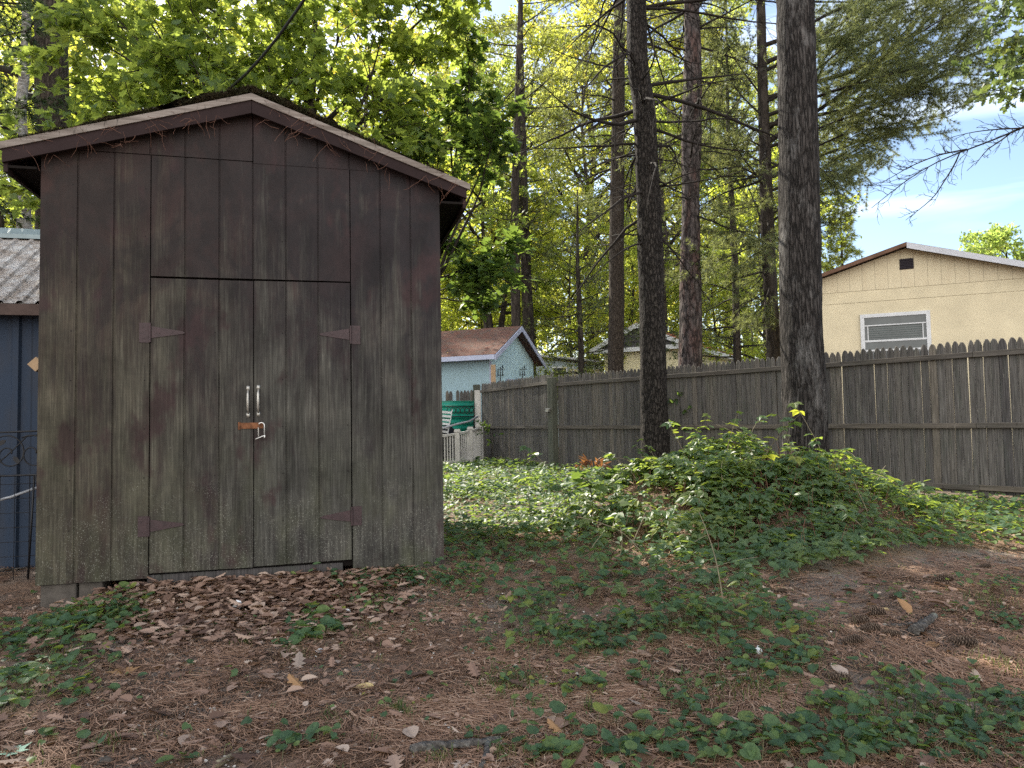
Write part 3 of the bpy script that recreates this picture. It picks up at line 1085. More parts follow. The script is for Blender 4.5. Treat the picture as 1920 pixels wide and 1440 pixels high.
# moss and needles on the roof: a lumpy mat with tufts along its rim
def moss():
    nx, ny = 90, 40
    X, Y = np.meshgrid(np.linspace(-OH + .01, W + OH - .01, nx), np.linspace(y0 + .012, D, ny))
    q = np.stack([X.ravel() * 7, Y.ravel() * 7, X.ravel() * 0], 1)
    h = np.maximum(0, fbm(q, 3, 5) - .30) * .16
    edge = np.clip(1.25 - np.abs(X.ravel() - W / 2) / 1.0, .05, 1)
    Z = RIDGE + .040 - np.where(X.ravel() < W / 2, SL_L, SL_R) * np.abs(X.ravel() - W / 2) + (h * 1.25 + .028) * edge - .003
    V = np.stack([X.ravel(), Y.ravel(), Z], 1)
    i = np.arange(ny - 1)[:, None] * nx
    j = np.arange(nx - 1)[None, :]
    L = np.stack([i + j, i + j + 1, i + nx + j + 1, i + nx + j], 2).reshape(-1)
    obj_from_mesh('moss', mesh_np('moss', V, L, np.full((nx - 1) * (ny - 1), 4), M['moss'], True), ro)
    m = 15000
    x = rng.uniform(-OH + .02, W + OH - .02, m)
    y = np.where(rng.uniform(size=m) < .6, rng.uniform(y0 - .004, y0 + .10, m), rng.uniform(y0, 1.2, m))
    keep = fbm(np.stack([x * 5, y * 5, x * 0], 1), 2, 5) + rng.normal(size=m) * .06 - np.abs(x - W / 2) * .13 > .33
    x, y = x[keep], y[keep]
    z = RIDGE + .045 + .05 * np.clip(1.1 - np.abs(x - W / 2), 0, 1) * rng.uniform(.2, 1, len(x)) - np.where(x < W / 2, SL_L, SL_R) * np.abs(x - W / 2)
    pos = np.stack([x, y, z], 1)
    d = rdir(len(x)) * np.array([1, 1, .5]) + np.array([0, 0, .6])
    V, L, C, R = needle_arrays(pos, unit(d), 5, .040, .0045, .9)
    t = mesh_np('moss_tuft', V, L, C, M['moss'], attrs={'rnd': R})
    o = obj_from_mesh('moss_tuft', t, ro)
    tag(o, kind='stuff')
    # dry needles caught on the rake boards, hanging over
    m = 130
    x = rng.uniform(-OH, W + OH, m)
    cl = fbm(np.stack([x * 6, x * 0, x * 0], 1), 2, 8)
    x = x[cl > .42]
    m = len(x)
    z = RIDGE - np.where(x < W / 2, SL_L, SL_R) * np.abs(x - W / 2) + rng.uniform(-.13, .04, m)
    tubes = []
    for a, b in zip(x, z):
        L_ = rng.uniform(.05, .16)
        tubes.append((grow((a, y0 - .008 - rng.uniform(0, .01), b), (rng.normal() * .9, -.02, rng.normal() * .6 - .5), L_, 5, .25, -.06), np.full(5, .0011)))
    o = obj_from_mesh('caught_needle', tubes_mesh('caught_needle', tubes, M['rustneedle']), ro)
    tag(o, kind='stuff')


M['rustneedle'] = plain('rusty_hanging_needle', (.16, .08, .055), .8, .2, 0, .4, 30)
moss()

# dark cable rising from behind the ridge
cb = MB()
a_, b_ = P(422, 172, 8.0), P(596, -40, 5.5)
mid = [(a_ * (1 - t) + b_ * t) + np.array([0, 0, -.10 * 4 * t * (1 - t)]) for t in np.linspace(-.4, 1.9, 14)]
cb.tube(mid, .015, 6)
tag(cb.build('overhead_cable', M['cable'], None, True), 'black overhead cable slanting up to the right behind the shed ridge', 'cable')

# ------------------------------------------------------------------ the navy metal shed on the left
BZ = 0.0
pA = P(-60, 1045, 5.45)
bx = thing('metal_shed', 'navy blue metal shed with littered corrugated roof beside the brown shed', 'shed', (pA[0] - 2.2, pA[1] - .6, 0), SHED_ROT)
ex, ey = 3.0, 2.4
mb = MB()
prof = []
xw = 0.0
while xw < ex:
    prof += [(xw, 0), (xw + .16, 0), (xw + .175, -.022), (xw + .215, -.022), (xw + .23, 0)]
    xw += .3
prof = [p for p in prof if p[0] <= ex]
b0 = len(mb.v)
for x, y in prof:
    mb.v += [(x, y, -.1), (x, y, 1.93)]
for i in range(len(prof) - 1):
    a = b0 + 2 * i
    mb.f.append((a, a + 2, a + 3, a + 1))
mb.box(0, ex, .03, ey, -.1, 1.92)
mb.build('wall', M['blue'], bx)
mb = MB()
sl = .60
prof = []
xw = -.15
while xw < ex + .1:
    prof += [(xw, 0), (xw + .06, 0), (xw + .075, .02), (xw + .10, .02), (xw + .115, 0)]
    xw += .13
b0 = len(mb.v)
for x, h in prof:
    for y in (-.16, 1.25):
        mb.v.append((x, y, 1.99 + (y + .16) * sl + h))
for i in range(len(prof) - 1):
    a = b0 + 2 * i
    mb.f.append((a, a + 2, a + 3, a + 1))
prof2 = [(-.15, -.15), (ex + .1, -.15), (ex + .1, 1.24), (-.15, 1.24)]
mb.add([(x, y, 1.975 + (y + .16) * sl) for x, y in prof2] + [(x, 2.5 - y + .15, 1.975 + (y + .16) * sl - .01) for x, y in prof2], [(0, 3, 2, 1), (4, 5, 6, 7)])
brf = mb.build('roof', M['tinroof'], bx)
mb = MB()
mb.prism([(y, z) for y, z in ((1.13, 2.79), (1.25, 2.87), (1.37, 2.79), (1.37, 2.83), (1.25, 2.91), (1.13, 2.83))], -.2, ex + .1, 'x')
mb.build('ridge_cap', M['teal_metal'], brf)
mb = MB()
mb.box(-.15, ex + .1, -.17, -.145, 1.90, 1.985)
mb.build('eave_board', plain('dull_brown_eave', (.075, .052, .045), .8, .2, 0, .4, 10), bx)
# black iron trellis in front of it
tr = thing('garden_trellis', 'black wrought iron trellis with leaf scrolls and wire mesh below', 'trellis', tuple(P(-40, 1040, 4.95) * np.array([1, 1, 0])), SHED_ROT)
tw, zt, zm = .62, 1.02, .72
mb = MB()
for z in (zt, zm):
    mb.tube([(0, 0, z), (tw, 0, z + (.012 if z == zt else 0))], .008, 6)
mb.tube([(.30, 0, .0), (.33, 0, zm)], .007, 6)
mb.tube([(.30 + .16, 0, .0), (.34, 0, zm)], .009, 6)
mb.tube([(0, 0, 0), (0, 0, zt)], .008, 6)
mb.tube([(tw, 0, 0), (tw, 0, zt)], .008, 6)
mb.build('frame', M['iron'], tr, True)
mb = MB()
for cx_, sgn in ((.17, 1), (.45, -1), (.32, 1)):
    pts = [(cx_ + sgn * (.018 + .012 * a) * math.cos(a), -.003, .87 + (.018 + .014 * a) * math.sin(a)) for a in np.linspace(0, 2 * math.pi * 1.35, 26)]
    mb.tube(pts, .005, 5)
mb.tube([(.02, 0, .76), (.1, 0, .80), (.2, 0, .9), (.28, 0, .99), (.36, 0, 1.0)], .005, 5)
mb.build('scroll', M['iron'], tr, True)
for lx, lz, la in ((.10, .93, .6), (.24, .80, 2.2), (.37, .90, 1.0), (.50, .82, 2.6), (.53, .97, .3)):
    mb = MB()
    c_, s_ = math.cos(la), math.sin(la)
    pts = [(0, 0), (.02, .014), (.045, .016), (.068, 0), (.045, -.016), (.02, -.014)]
    mb.prism([(lx + a * c_ - b * s_, lz + a * s_ + b * c_) for a, b in pts], -.006, -.002, 'y')
    mb.build('leaf', M['iron'], tr)
mb = MB()
for k in range(7):
    mb.tube([(.03 + k * .09, .004, .0), (.03 + k * .09, .004, zm)], .0022, 4)
for k in range(7):
    mb.tube([(0, .006, .06 + k * .1), (tw, .006, .06 + k * .1)], .0022, 4)
mb.build('wire_mesh', M['iron'], tr)
# pale pipe and a small tan wooden box
mb = MB()
mb.tube([P(-40, 948, 5.2), P(20, 932, 5.25), P(110, 900, 5.4)], .010, 8)
tag(mb.build('pale_pipe', M['pvc'], None, True), 'pale grey pipe running across the trellis beside the shed', 'pipe')
mb = MB()
c_ = P(72, 684, 4.75)
Mx = Matrix.Translation(c_) @ Matrix.Rotation(SHED_ROT, 4, 'Z') @ Matrix.Rotation(rad(45), 4, 'Y')
mb.box(-.034, .034, -.05, .05, -.034, .034, Mx)
tag(mb.build('wooden_box', M['tan_wood'], None), 'small tan wooden box peeking out behind the brown shed edge', 'box')

# ------------------------------------------------------------------ stockade fence
def picket_panel(name, parent, p0, p1, top0, top1, foot, wmean=.085, gap=.0014, seed=1, rail_z=(), missing=()):
    """a stretch of stockade from p0 to p1 (x,y); boards stand on the far side of the rails"""
    r = np.random.default_rng(seed)
    p0, p1 = np.array(p0, float), np.array(p1, float)
    L = np.linalg.norm(p1 - p0)
    u = (p1 - p0) / L
    nrm = np.array([u[1], -u[0]])           # towards the yard
    if nrm @ (-(p0 + p1)) < 0:
        nrm = -nrm
    V, Lp, C, Rn = [], [], [], []
    s = 0.0
    k = 0
    while s < L - .03:
        w = wmean * r.uniform(.88, 1.12)
        if s + w > L:
            w = L - s
        t = (s + w / 2) / L
        H = top0 + (top1 - top0) * t + r.normal() * .009
        lean = r.normal() * .0028
        th = .017
        g = gap * r.uniform(.2, 1.9) + (.0035 if r.uniform() < .06 else 0)
        k += 1
        if k in missing:
            s += w
            continue
        h = w / 2 - g / 2
        tip = .085 * r.uniform(.85, 1.1)
        wd = h * r.uniform(.2, .3)
        zc = foot + r.uniform(-.02, .02)
        if r.uniform() < .06:
            H -= r.uniform(.02, .05)
        out = [(-h, zc), (h, zc), (h, H - tip), (h * .72, H - tip * .42), (wd, H - .004), (-wd, H), (-h * .72, H - tip * .42), (-h, H - tip)]
        jy = r.normal() * .003
        b = len(V)
        c0 = p0 + u * (s + w / 2)
        # slightly cupped face: the middle of each board stands proud
        n = len(out)
        for yy, kx in ((0.0, .76), (-.006, 1.0), (-th, 1.0)):
            for a, z in out:
                q = c0 + u * (a * kx + lean * z) + nrm * (yy + jy)
                V.append((q[0], q[1], z if kx == 1.0 or z < 1 else z - .006))
        Lp += [b + i for i in range(n)]
        C.append(n)
        Lp += [b + 2 * n + i for i in range(n)][::-1]
        C.append(n)
        for k0 in (0, n):
            for i in range(n):
                j = (i + 1) % n
                Lp += [b + k0 + i, b + k0 + n + i, b + k0 + n + j, b + k0 + j]
                C.append(4)
        rv = np.clip(r.normal(.47, .17), .1, .9)
        Rn += [rv] * (2 * n + 2)
        s += w
    V = np.array(V)
    loc = np.array(parent.location)
    ca, sa = math.cos(parent.rotation_euler.z), math.sin(parent.rotation_euler.z)
    RI = np.array([[ca, sa, 0], [-sa, ca, 0], [0, 0, 1]])
    o = obj_from_mesh(name, mesh_np(name, (V - loc) @ RI.T, Lp, C, M['picket'], attrs={'rnd': np.array(Rn)}), parent)
    for z0_, z1_ in rail_z:
        mb = MB()
        a = p0 + nrm * .021
        c = p1 + nrm * .021
        mb.beam(RI @ (np.array([*a, z0_]) - loc), RI @ (np.array([*c, z1_]) - loc), .036, .065)
        ob = mb.build('rail', M['rail'], parent, bevel=.004)
        at = ob.data.attributes.new('rnd', 'FLOAT', 'FACE')
        at.data.foreach_set('value', [float(r.uniform(.35, .75))] * len(ob.data.polygons))
    return o, nrm


def setrnd(o, v):
    at = o.data.attributes.new('rnd', 'FLOAT', 'FACE')
    at.data.foreach_set('value', [float(v)] * len(o.data.polygons))
    return o


F0 = P(1041, 797, 14.3)[:2]            # the green post
F1 = P(1920, 803, 8.2)[:2]
fu = (F1 - F0) / np.linalg.norm(F1 - F0)
F2 = F0 + fu * 13.4
fence = thing('stockade_fence', 'long weathered grey stockade fence of pointed pickets behind the bramble mound', 'fence', (F0[0], F0[1], 0), math.atan2(fu[1], fu[0]))
cuts = [0.09, 2.55, 4.95, 7.42, 9.95, 13.3]
for i in range(len(cuts) - 1):
    a, c = F0 + fu * cuts[i], F0 + fu * (cuts[i + 1] - .004)
    o_, fn = picket_panel('picket_panel', fence, a, c, 1.90, 1.90, .05, seed=20 + i, rail_z=((1.715 + .004 * (i % 2), 1.72), (.872, .868), (.135, .13)))
mb = MB()
mb.box(-.075, .075, -.135, .015, -.1, 1.87)
setrnd(mb.build('post', M['post'], fence, bevel=.008), .55)
mb = MB()
mb.box(-.055, .055, -.20, -.135, 1.22, 1.25)
mb.box(-.075, .02, -.20, -.125, 1.18, 1.212)
mb.build('latch', M['zinc'], fence)
for d_ in cuts[1:-1]:
    mb = MB()
    mb.box(d_ - .045, d_ + .045, .03, .12, -.1, 1.70)
    setrnd(mb.build('post', M['post'], fence), .4)
# the shorter stretch beyond the post
E0 = P(903, 797, 17.6)[:2]
fence2 = thing('stockade_fence', 'short stretch of grey stockade fence left of the green post', 'fence', (E0[0], E0[1], 0), math.atan2(F0[1] - E0[1], F0[0] - E0[0]))
eu = (F0 - E0) / np.linalg.norm(F0 - E0)
picket_panel('picket_panel', fence2, E0, F0 - eu * .085, 1.93, 1.95, .05, seed=41, rail_z=((1.74, 1.77), (.86, .875), (.14, .14)))
# the far stretch behind the white fence
H0 = P(897, 797, 18.0)[:2]
H1 = H0 + np.array([-4.6, .5])
fence3 = thing('stockade_fence', 'low far stretch of grey stockade fence with missing pickets before the teal cottage', 'fence', (H0[0], H0[1], 0))
picket_panel('picket_panel', fence3, H0 + np.array([-.12, 0]), H1, 1.80, 1.74, .16, seed=43, rail_z=((1.50, 1.47), (.8, .8)), missing=(6, 9, 10))
mb = MB()
mb.box(-.12, .06, -.06, .12, -.1, 1.93)
setrnd(mb.build('post', M['post'], fence3), .3)
mb = MB()
mb.box(-.075, .075, -.19, -.065, .0, 1.78)
mb.build('gate_post', M['vinyl'], fence3)

# ------------------------------------------------------------------ white slatted pool fence and what stands behind it
wf = thing('slatted_fence', 'low curved off-white slatted fence between the shed and the stockade', 'fence', (0, 0, 0))
c0, c1 = P(800, 862, 15.2), P(903, 850, 17.0)
pts = [c0 * (1 - t) + c1 * t + np.array([.22, -.14, 0]) * math.sin(t * math.pi) for t in np.linspace(0, 1, 30)]
rail0, rail1 = MB(), MB()
hh = .84
hs_ = np.linspace(.68, .86, 30)
for i in range(len(pts) - 1):
    a, c = pts[i].copy(), pts[i + 1].copy()
    rail0.beam((a[0], a[1], hs_[i]), (c[0], c[1], hs_[i + 1]), .05, .05)
    rail1.beam((a[0], a[1], .14), (c[0], c[1], .14), .04, .05)
rail0.build('rail', M['vinyl'], wf)
rail1.build('rail', M['vinyl'], wf)
mb = MB()
for i in range(0, len(pts)):
    for f_ in (0,):
        if i + f_ > len(pts) - 1:
            continue
        j = min(i + 1, len(pts) - 1)
        q = pts[i] * (1 - f_) + pts[j] * f_
        mb.box(q[0] - .015, q[0] + .015, q[1] - .010, q[1] + .010, .1, hs_[i] - .02)
mb.build('slat_row', M['vinyl'], wf)
for i in (3, 11, 18, 26, 29):
    q = pts[i]
    hh = hs_[i]
    mb = MB()
    mb.box(q[0] - .05, q[0] + .05, q[1] - .09, q[1] + .012, 0, hh + .04)
    mb.box(q[0] - .07, q[0] + .07, q[1] - .11, q[1] + .032, hh + .041, hh + .075)
    mb.prism([(q[0] - .06, q[1] - .10), (q[0] + .06, q[1] - .10), (q[0] + .06, q[1] + .022), (q[0] - .06, q[1] + .022)], hh + .076, hh + .10, 'z')
    mb.build('post', M['vinyl'], wf)
# black tarpaulin heap with pale tube on its rim
tp_ = MB()
qa, qb = P(795, 800, 16.6), P(898, 785, 18.0)
V, nx_ = [], 14
tb = thing('covered_pool', 'low pool under a black tarpaulin with a pale tube rim', 'pool', (qa[0], qa[1] + .5, 0))
for i in range(nx_):
    t = i / (nx_ - 1)
    q = qa * (1 - t) + qb * t - np.array([qa[0], qa[1], 0])
    for j, (dy, z) in enumerate(((0, .1), (.02, .80), (.25, .93 - .04 * math.sin(t * 9)), (.7, .84), (.9, .1))):
        tp_.v.append((q[0], q[1] + dy - .5, z))
for i in range(nx_ - 1):
    for j in range(4):
        tp_.f.append((i * 5 + j, (i + 1) * 5 + j, (i + 1) * 5 + j + 1, i * 5 + j + 1))
tp_.build('tarpaulin', M['tarp'], tb, True)
mb = MB()
tubep = [P(800, 812, 16.2), P(840, 800, 16.3), P(858, 795, 16.5), P(880, 790, 16.9), P(896, 781, 17.3)]
mb.tube([tuple(q - np.array([qa[0], qa[1] + .5, 0])) for q in tubep], .025, 8)
mb.build('rim_tube', M['pvc'], tb, True)
# green corrugated panel
gp = MB()
qa, qb = P(800, 745, 17.35), P(889, 745, 17.75)
n = 40
for i in range(n + 1):
    t = i / n
    z = 1.52 - t * .85
    off = .028 * math.sin(t * 2 * math.pi * 6) - t * .2
    for q in (qa, qb):
        gp.v.append((q[0] + off * .2, q[1] + off, z))
for i in range(n):
    gp.f.append((2 * i, 2 * i + 1, 2 * i + 3, 2 * i + 2))
o_ = gp.build('corrugated_panel', M['greenpanel'], None, True)
tag(o_, 'bright green corrugated plastic panel standing behind the white slatted fence', 'panel')
o_.modifiers.new('thickness', 'SOLIDIFY').thickness = .006
# white slatted chair back
ch = MB()
for k in range(7):
    q = P(822, 772 + k * 7.2, 16.3)
    e = P(847 - k * 1.6, 774 + k * 7.2, 16.4)
    ch.beam(q, e, .012, .05)
ch.beam(P(848, 768, 16.42), P(838, 822, 16.42), .03, .02)
ch.beam(P(824, 768, 16.32), P(824, 822, 16.32), .03, .02)
tag(ch.build('slatted_chair_back', M['white'], None), 'white slatted chair back leaning beside the green panel', 'chair')
sc_ = MB()
for k in range(6):
    c = P(842 + k * 8.4, 770, 16.9 + k * .05)
    sc_.tube([(c[0] + .05 * math.cos(a), c[1], c[2] + .07 * math.sin(a)) for a in np.linspace(0, 2 * math.pi, 12)], .009, 5)
sc_.tube([P(836, 781, 16.9), P(888, 781, 17.2)], .012, 5)
sc_.tube([P(836, 762, 16.9), P(888, 762, 17.2)], .009, 5)
tag(sc_.build('iron_bench_back', M['iron'], None, True), 'black scrolled iron bench back in front of the green panel', 'bench')

# ------------------------------------------------------------------ cream house on the right
ha, hb = P(1545, 551, 13.5), P(1920, 521.7, 12.25)
hd = (hb - ha)[:2]
hrot = math.atan2(hd[1], hd[0])
t0 = -.262
ho = ha[:2] + hd * t0
HWID = 4.30
house = thing('cream_house', 'cream yellow house with a white framed window and dark gable vent', 'house', (ho[0], ho[1], 0), hrot)


def hloc(px, py):
    """point of the gable wall seen at a pixel, in the house's own frame"""
    d = ray(px, py)
    nrm = np.array([math.sin(hrot), -math.cos(hrot)])
    t = ((ho - EYE[:2]) @ nrm) / (d[:2] @ nrm)
    q = EYE + d * t
    r_ = q[:2] - ho
    return r_ @ np.array([math.cos(hrot), math.sin(hrot)]), q[2]


pk = hloc(1697, 466)
zl1 = hloc(1700, 539)[1]
zl2 = hloc(1700, 561)[1]
pkx, pkz = pk
HS = .305
hz_ = lambda x: pkz - HS * abs(x - pkx)
LX, RX = pkx - 1.86, pkx + 2.0
mb = MB()
mb.prism([(LX, zl1 + .004), (RX, zl1 + .004), (RX, hz_(RX)), (pkx, pkz), (LX, hz_(LX))], -.012, .1, 'y')
mb.build('gable_panel', M['cream'], house)
mb = MB()
mb.box(LX, RX, -.006, .1, zl2 + .004, zl1)
mb.build('band_panel', M['cream_plain'], house)
mb = MB()
mb.box(LX, RX, 0, .1, -.2, zl2)
mb.box(LX, LX + .1, .101, 11, -.2, hz_(LX))
mb.box(RX - .1, RX, .101, 11, -.2, hz_(RX))
mb.build('wall', M['cream_plain'], house)
mb = MB()
for s in (-1, 1):
    xe = pkx + s * (2.22 if s > 0 else 1.93)
    pr = [(pkx, pkz + .02), (xe, hz_(xe) + .02), (xe, hz_(xe) + .075), (pkx, pkz + .075)]
    mb.prism(pr if s < 0 else pr[::-1], -.22, 11.2, 'y')
mb.build('roof', M['brown_roof'], house)
for s, mt in ((-1, 'cedar'), (1, 'fascia_white')):
    xe = pkx + s * (2.235 if s > 0 else 1.945)
    mb = MB()
    pr = [(pkx + s * .002, pkz + .066), (xe, hz_(xe) + .066), (xe, hz_(xe) - (.0 if s < 0 else .04)), (pkx + s * .002, pkz - (.0 if s < 0 else .04))]
    mb.prism(pr if s < 0 else pr[::-1], -.245, -.222, 'y')
    mb.build('rake_board', M[mt], house)
v0, v1 = hloc(1688, 505), hloc(1711, 485)
vt = MB()
vt.box(v0[0] - .01, v1[0] + .01, -.022, -.0125, v0[1] - .01, v1[1] + .01)
ven = vt.build('vent', M['vent'], house)
vt = MB()
for k in range(6):
    z = v0[1] + (v1[1] - v0[1]) * (k + .5) / 6
    vt.beam((v0[0], -.032, z), (v1[0], -.032, z), .012, .014)
vt.build('louvre', M['vent'], ven)
w0, w1 = hloc(1622, 676), hloc(1737, 588)
gw = MB()
gw.box(w0[0], w1[0], -.004, -.0005, w0[1], w1[1])
win = gw.build('window', M['glass'], house)
fr = MB()
e_ = .055
fr.box(w0[0] - e_, w1[0] + e_, -.035, -.0045, w1[1] - .01, w1[1] + e_)
fr.box(w0[0] - e_, w1[0] + e_, -.035, -.0045, w0[1] - e_, w0[1])
fr.box(w0[0] - e_, w0[0] + .012, -.034, -.0045, w0[1], w1[1] - .01)
fr.box(w1[0] - .012, w1[0] + e_, -.034, -.0045, w0[1], w1[1] - .01)
hgt = w1[1] - w0[1]
for k, th in ((.80, .02), (.44, .035), (.22, .03)):
    z = w0[1] + hgt * k
    fr.box(w0[0] + .014, w1[0] - .014, -.026, -.0045, z - th / 2, z + th / 2)
fr.box(w0[0] + .06, w0[0] + .075, -.022, -.0045, w0[1] + hgt * .46, w0[1] + hgt * .79)
fr.box(w1[0] - .075, w1[0] - .06, -.022, -.0045, w0[1] + hgt * .46, w0[1] + hgt * .79)
fr.build('window_frame', M['white'], win)
bl = MB()
for k in range(7):
    z = w0[1] + hgt * (.46 + .05 * k)
    bl.box(w0[0] + .076, w1[0] - .076, -.0085, -.0045, z, z + .018)
bl.build('blind', plain('grey_blind_slat', (.09, .11, .105), .5, .4, 0, .5, 2), win)

# ------------------------------------------------------------------ teal cottage
tc0 = P(920, 790, 19.0)[:2]
gd = np.array([.38, .925])
gd /= np.linalg.norm(gd)
trot = math.atan2(gd[1], gd[0])         # local x runs along the gable end, local y along the ridge (to the left)
teal = thing('teal_cottage', 'pale teal cottage with needle covered red roof behind the far fence', 'house', (tc0[0], tc0[1], 0), trot)
GW = 3.3
ez, pz = 2.80, 3.62
TLEN = 8.0
mb = MB()
mb.prism([(0, -.1), (GW, -.1), (GW, ez), (GW / 2, pz), (0, ez)], 0, .1, 'y')
mb.build('gable_wall', M['teal_end'], teal)
mb = MB()
mb.box(0, .1, .101, TLEN, -.1, ez - .02)
mb.box(GW - .1, GW, .101, TLEN, -.1, ez - .02)
mb.build('wall', M['teal'], teal)
mb = MB()
ts = (pz - ez) / (GW / 2)
for s in (-1, 1):
    xe = GW / 2 + s * (GW / 2 + .28)
    zz = pz - ts * (GW / 2 + .28)
    pr = [(GW / 2, pz + .02), (xe, zz + .02), (xe, zz + .1), (GW / 2, pz + .1)]
    mb.prism(pr if s < 0 else pr[::-1], -.28, TLEN, 'y')
trf = mb.build('roof', M['redroof'], teal)
for s in (-1, 1):
    xe = GW / 2 + s * (GW / 2 + .30)
    zz = pz - ts * (GW / 2 + .30)
    mb = MB()
    pr = [(GW / 2 + s * .002, pz + .08), (xe, zz + .08), (xe, zz - .06), (GW / 2 + s * .002, pz - .06)]
    mb.prism(pr if s < 0 else pr[::-1], -.31, -.285, 'y')
    mb.build('rake_board', M['lilac'], teal)
mb = MB()
zz = pz - ts * (GW / 2 + .28)
mb.box(-.33, -.285, -.28, TLEN, zz - .04, zz + .085)
mb.build('eave_board', M['lilac'], teal)
mb = MB()
mb.box(-.26, -.002, .0, TLEN, zz - .03, zz - .015)
mb.build('soffit', M['lilac'], teal)
mb = MB()
mb.box(-.03, .06, -.03, -.002, -.1, ez - .2)
mb.build('corner_board', M['lilac'], teal)
mb = MB()
mb.box(1.2, 2.2, -.012, -.003, 1.15, 2.08)
tw_ = mb.build('window', M['pvc'], teal)
mb = MB()
mb.box(1.1, 2.3, -.045, -.004, 2.081, 2.18)
mb.box(1.1, 1.2, -.045, -.004, 1.05, 2.08)
mb.box(2.2, 2.3, -.045, -.004, 1.05, 2.08)
mb.build('window_frame', M['lilac'], tw_)
for k, px_ in enumerate((938, 979)):
    q = P(px_, 695, 19.3 + k * 1.2)
    mb = MB()
    for j in range(3):
        mb.tube([(q[0] + (j - 1) * .06, q[1], q[2] - .15), (q[0] + (j - 1) * .06, q[1], q[2] + .05 + .05 * j), (q[0] + (j - 1) * .06 + .05, q[1], q[2] + .02)], .012, 5)
    mb.beam((q[0] - .08, q[1], q[2] - .12), (q[0] + .1, q[1], q[2] - .12), .02, .02)
    mb.tube([(q[0], q[1], -.1), (q[0], q[1], q[2] - .12)], .014, 5)
    tag(mb.build('garden_hook', M['iron'], None), ['black iron garden hook left of the teal cottage window', 'black iron garden hook right of the teal cottage window'][k], 'hook', 'garden hooks by the teal cottage')
mb = MB()
q = P(925, 700, 18.2)
mb.box(q[0] - .06, q[0] + .06, q[1] - .06, q[1] + .06, -.1, P(925, 684, 18.2)[2])
tag(mb.build('wooden_post', M['tan_wood'], None, bevel=.01), 'tan square wooden post at the corner of the teal cottage', 'post')

# ------------------------------------------------------------------ small grey lean-to
q0 = P(1008, 790, 26.5)
ln = thing('grey_outbuilding', 'low grey lean-to outbuilding with small framed window between the cottages', 'outbuilding', (q0[0], q0[1], 0), rad(10))
zA, zB = P(1008, 668, 26.5)[2], P(1130, 690, 27)[2]
mb = MB()
mb.prism([(0, -.1), (2.6, -.1), (2.6, zB + .05), (1.1, zA - .22), (0, zA - .1)], 0, .1, 'y')
mb.build('wall', plain('grey_blue_siding', (.40, .47, .50), .7, .3, 0, .15, 4), ln)
mb = MB()
mb.prism([(-.15, zA), (1.15, zA - .12), (2.75, zB + .16), (2.75, zB + .22), (1.15, zA - .05), (-.15, zA + .07)], -.25, 3, 'y')
mb.build('roof', M['fascia_white'], ln)
mb = MB()
mb.box(.62, 1.12, -.03, -.002, 1.7, zA - .45)
lw = mb.build('window', M['glass'], ln)
mb = MB()
zt_ = zA - .45
for a in ((.57, 1.17, zt_, zt_ + .06), (.57, 1.17, 1.64, 1.7), (.57, .62, 1.7, zt_), (1.12, 1.17, 1.7, zt_)):
    mb.box(a[0], a[1], -.05, -.003, a[2], a[3])
mb.build('window_frame', M['white'], lw)
mb = MB()
for k in range(6):
    mb.box(1.36 + k * .21, 1.42 + k * .21, -.03, -.002, 1.5, zB + .1 + (5 - k) * .02)
mb.build('batten', M['white'], ln)
mb = MB()
mb.box(1.24, 2.58, -.018, -.0015, 1.5, zB - .04)
mb.build('panel', M['cream_plain'], ln)

# ------------------------------------------------------------------ yellow cottage with dark gable and red roof
Lt = P(1107, 662, 26.0)
g_dir = np.array([.85, -.5])
g_dir /= np.linalg.norm(g_dir)
yrot = math.atan2(g_dir[1], g_dir[0])
yc = thing('yellow_cottage', 'small yellow cottage with dark grey gable and red roof behind the pines', 'house', (Lt[0], Lt[1], 0), yrot)
YW = 3.6
ye, yp = Lt[2] + .02, 4.30
YL = 7.2
mb = MB()
mb.box(.42, YW - .42, .30, .4, -.1, ye - .02)
mb.box(.42, .52, .401, YL, -.1, ye - .02)
mb.box(YW - .52, YW - .42, .401, YL, -.1, ye - .02)
mb.build('wall', M['yellow_wall'], yc)
mb = MB()
mb.prism([(.2, ye + .1), (YW - .2, ye + .1), (YW / 2, yp - .08)], .12, .2, 'y')
gb = mb.build('gable_panel', M['greysiding'], yc)
mb = MB()
for k in range(1, 5):
    z = ye + .1 + k * .16
    hw = (yp - .1 - z) / ((yp - ye) / (YW / 2))
    mb.box(YW / 2 - hw, YW / 2 + hw, .105, .119, z, z + .015)
mb.build('clapboard', M['vent'], gb)
mb = MB()
for s in (-1, 1):
    xe = YW / 2 + s * YW / 2
    pr = [(YW / 2, yp), (xe, ye + .04), (xe, ye + .12), (YW / 2, yp + .08)]
    mb.prism(pr if s < 0 else pr[::-1], .0, YL, 'y')
mb.build('roof', M['redroof2'], yc)
for s in (-1, 1):
    xe = YW / 2 + s * (YW / 2 + .02)
    mb = MB()
    pr = [(YW / 2 + s * .002, yp + .06), (xe, ye + .10), (xe, ye - .06), (YW / 2 + s * .002, yp - .12)]
    mb.prism(pr if s < 0 else pr[::-1], -.03, -.002, 'y')
    mb.build('rake_board', M['white'], yc)
mb = MB()
mb.box(.12, YW - .12, .02, .11, ye - .06, ye + .09)
mb.build('gable_trim', M['white'], yc)
mb = MB()
mb.box(YW + .003, YW + .03, 0, YL, ye - .07, ye + .09)
mb.build('eave_board', M['white'], yc)
mb = MB()
mb.box(YW - .415, YW, .03, YL - .1, ye - .06, ye - .04)
mb.build('soffit', M['white'], yc)
# ------------------------------------------------------------------ trees
def np_obj(name, me, parent):
    return obj_from_mesh(name, me, parent)


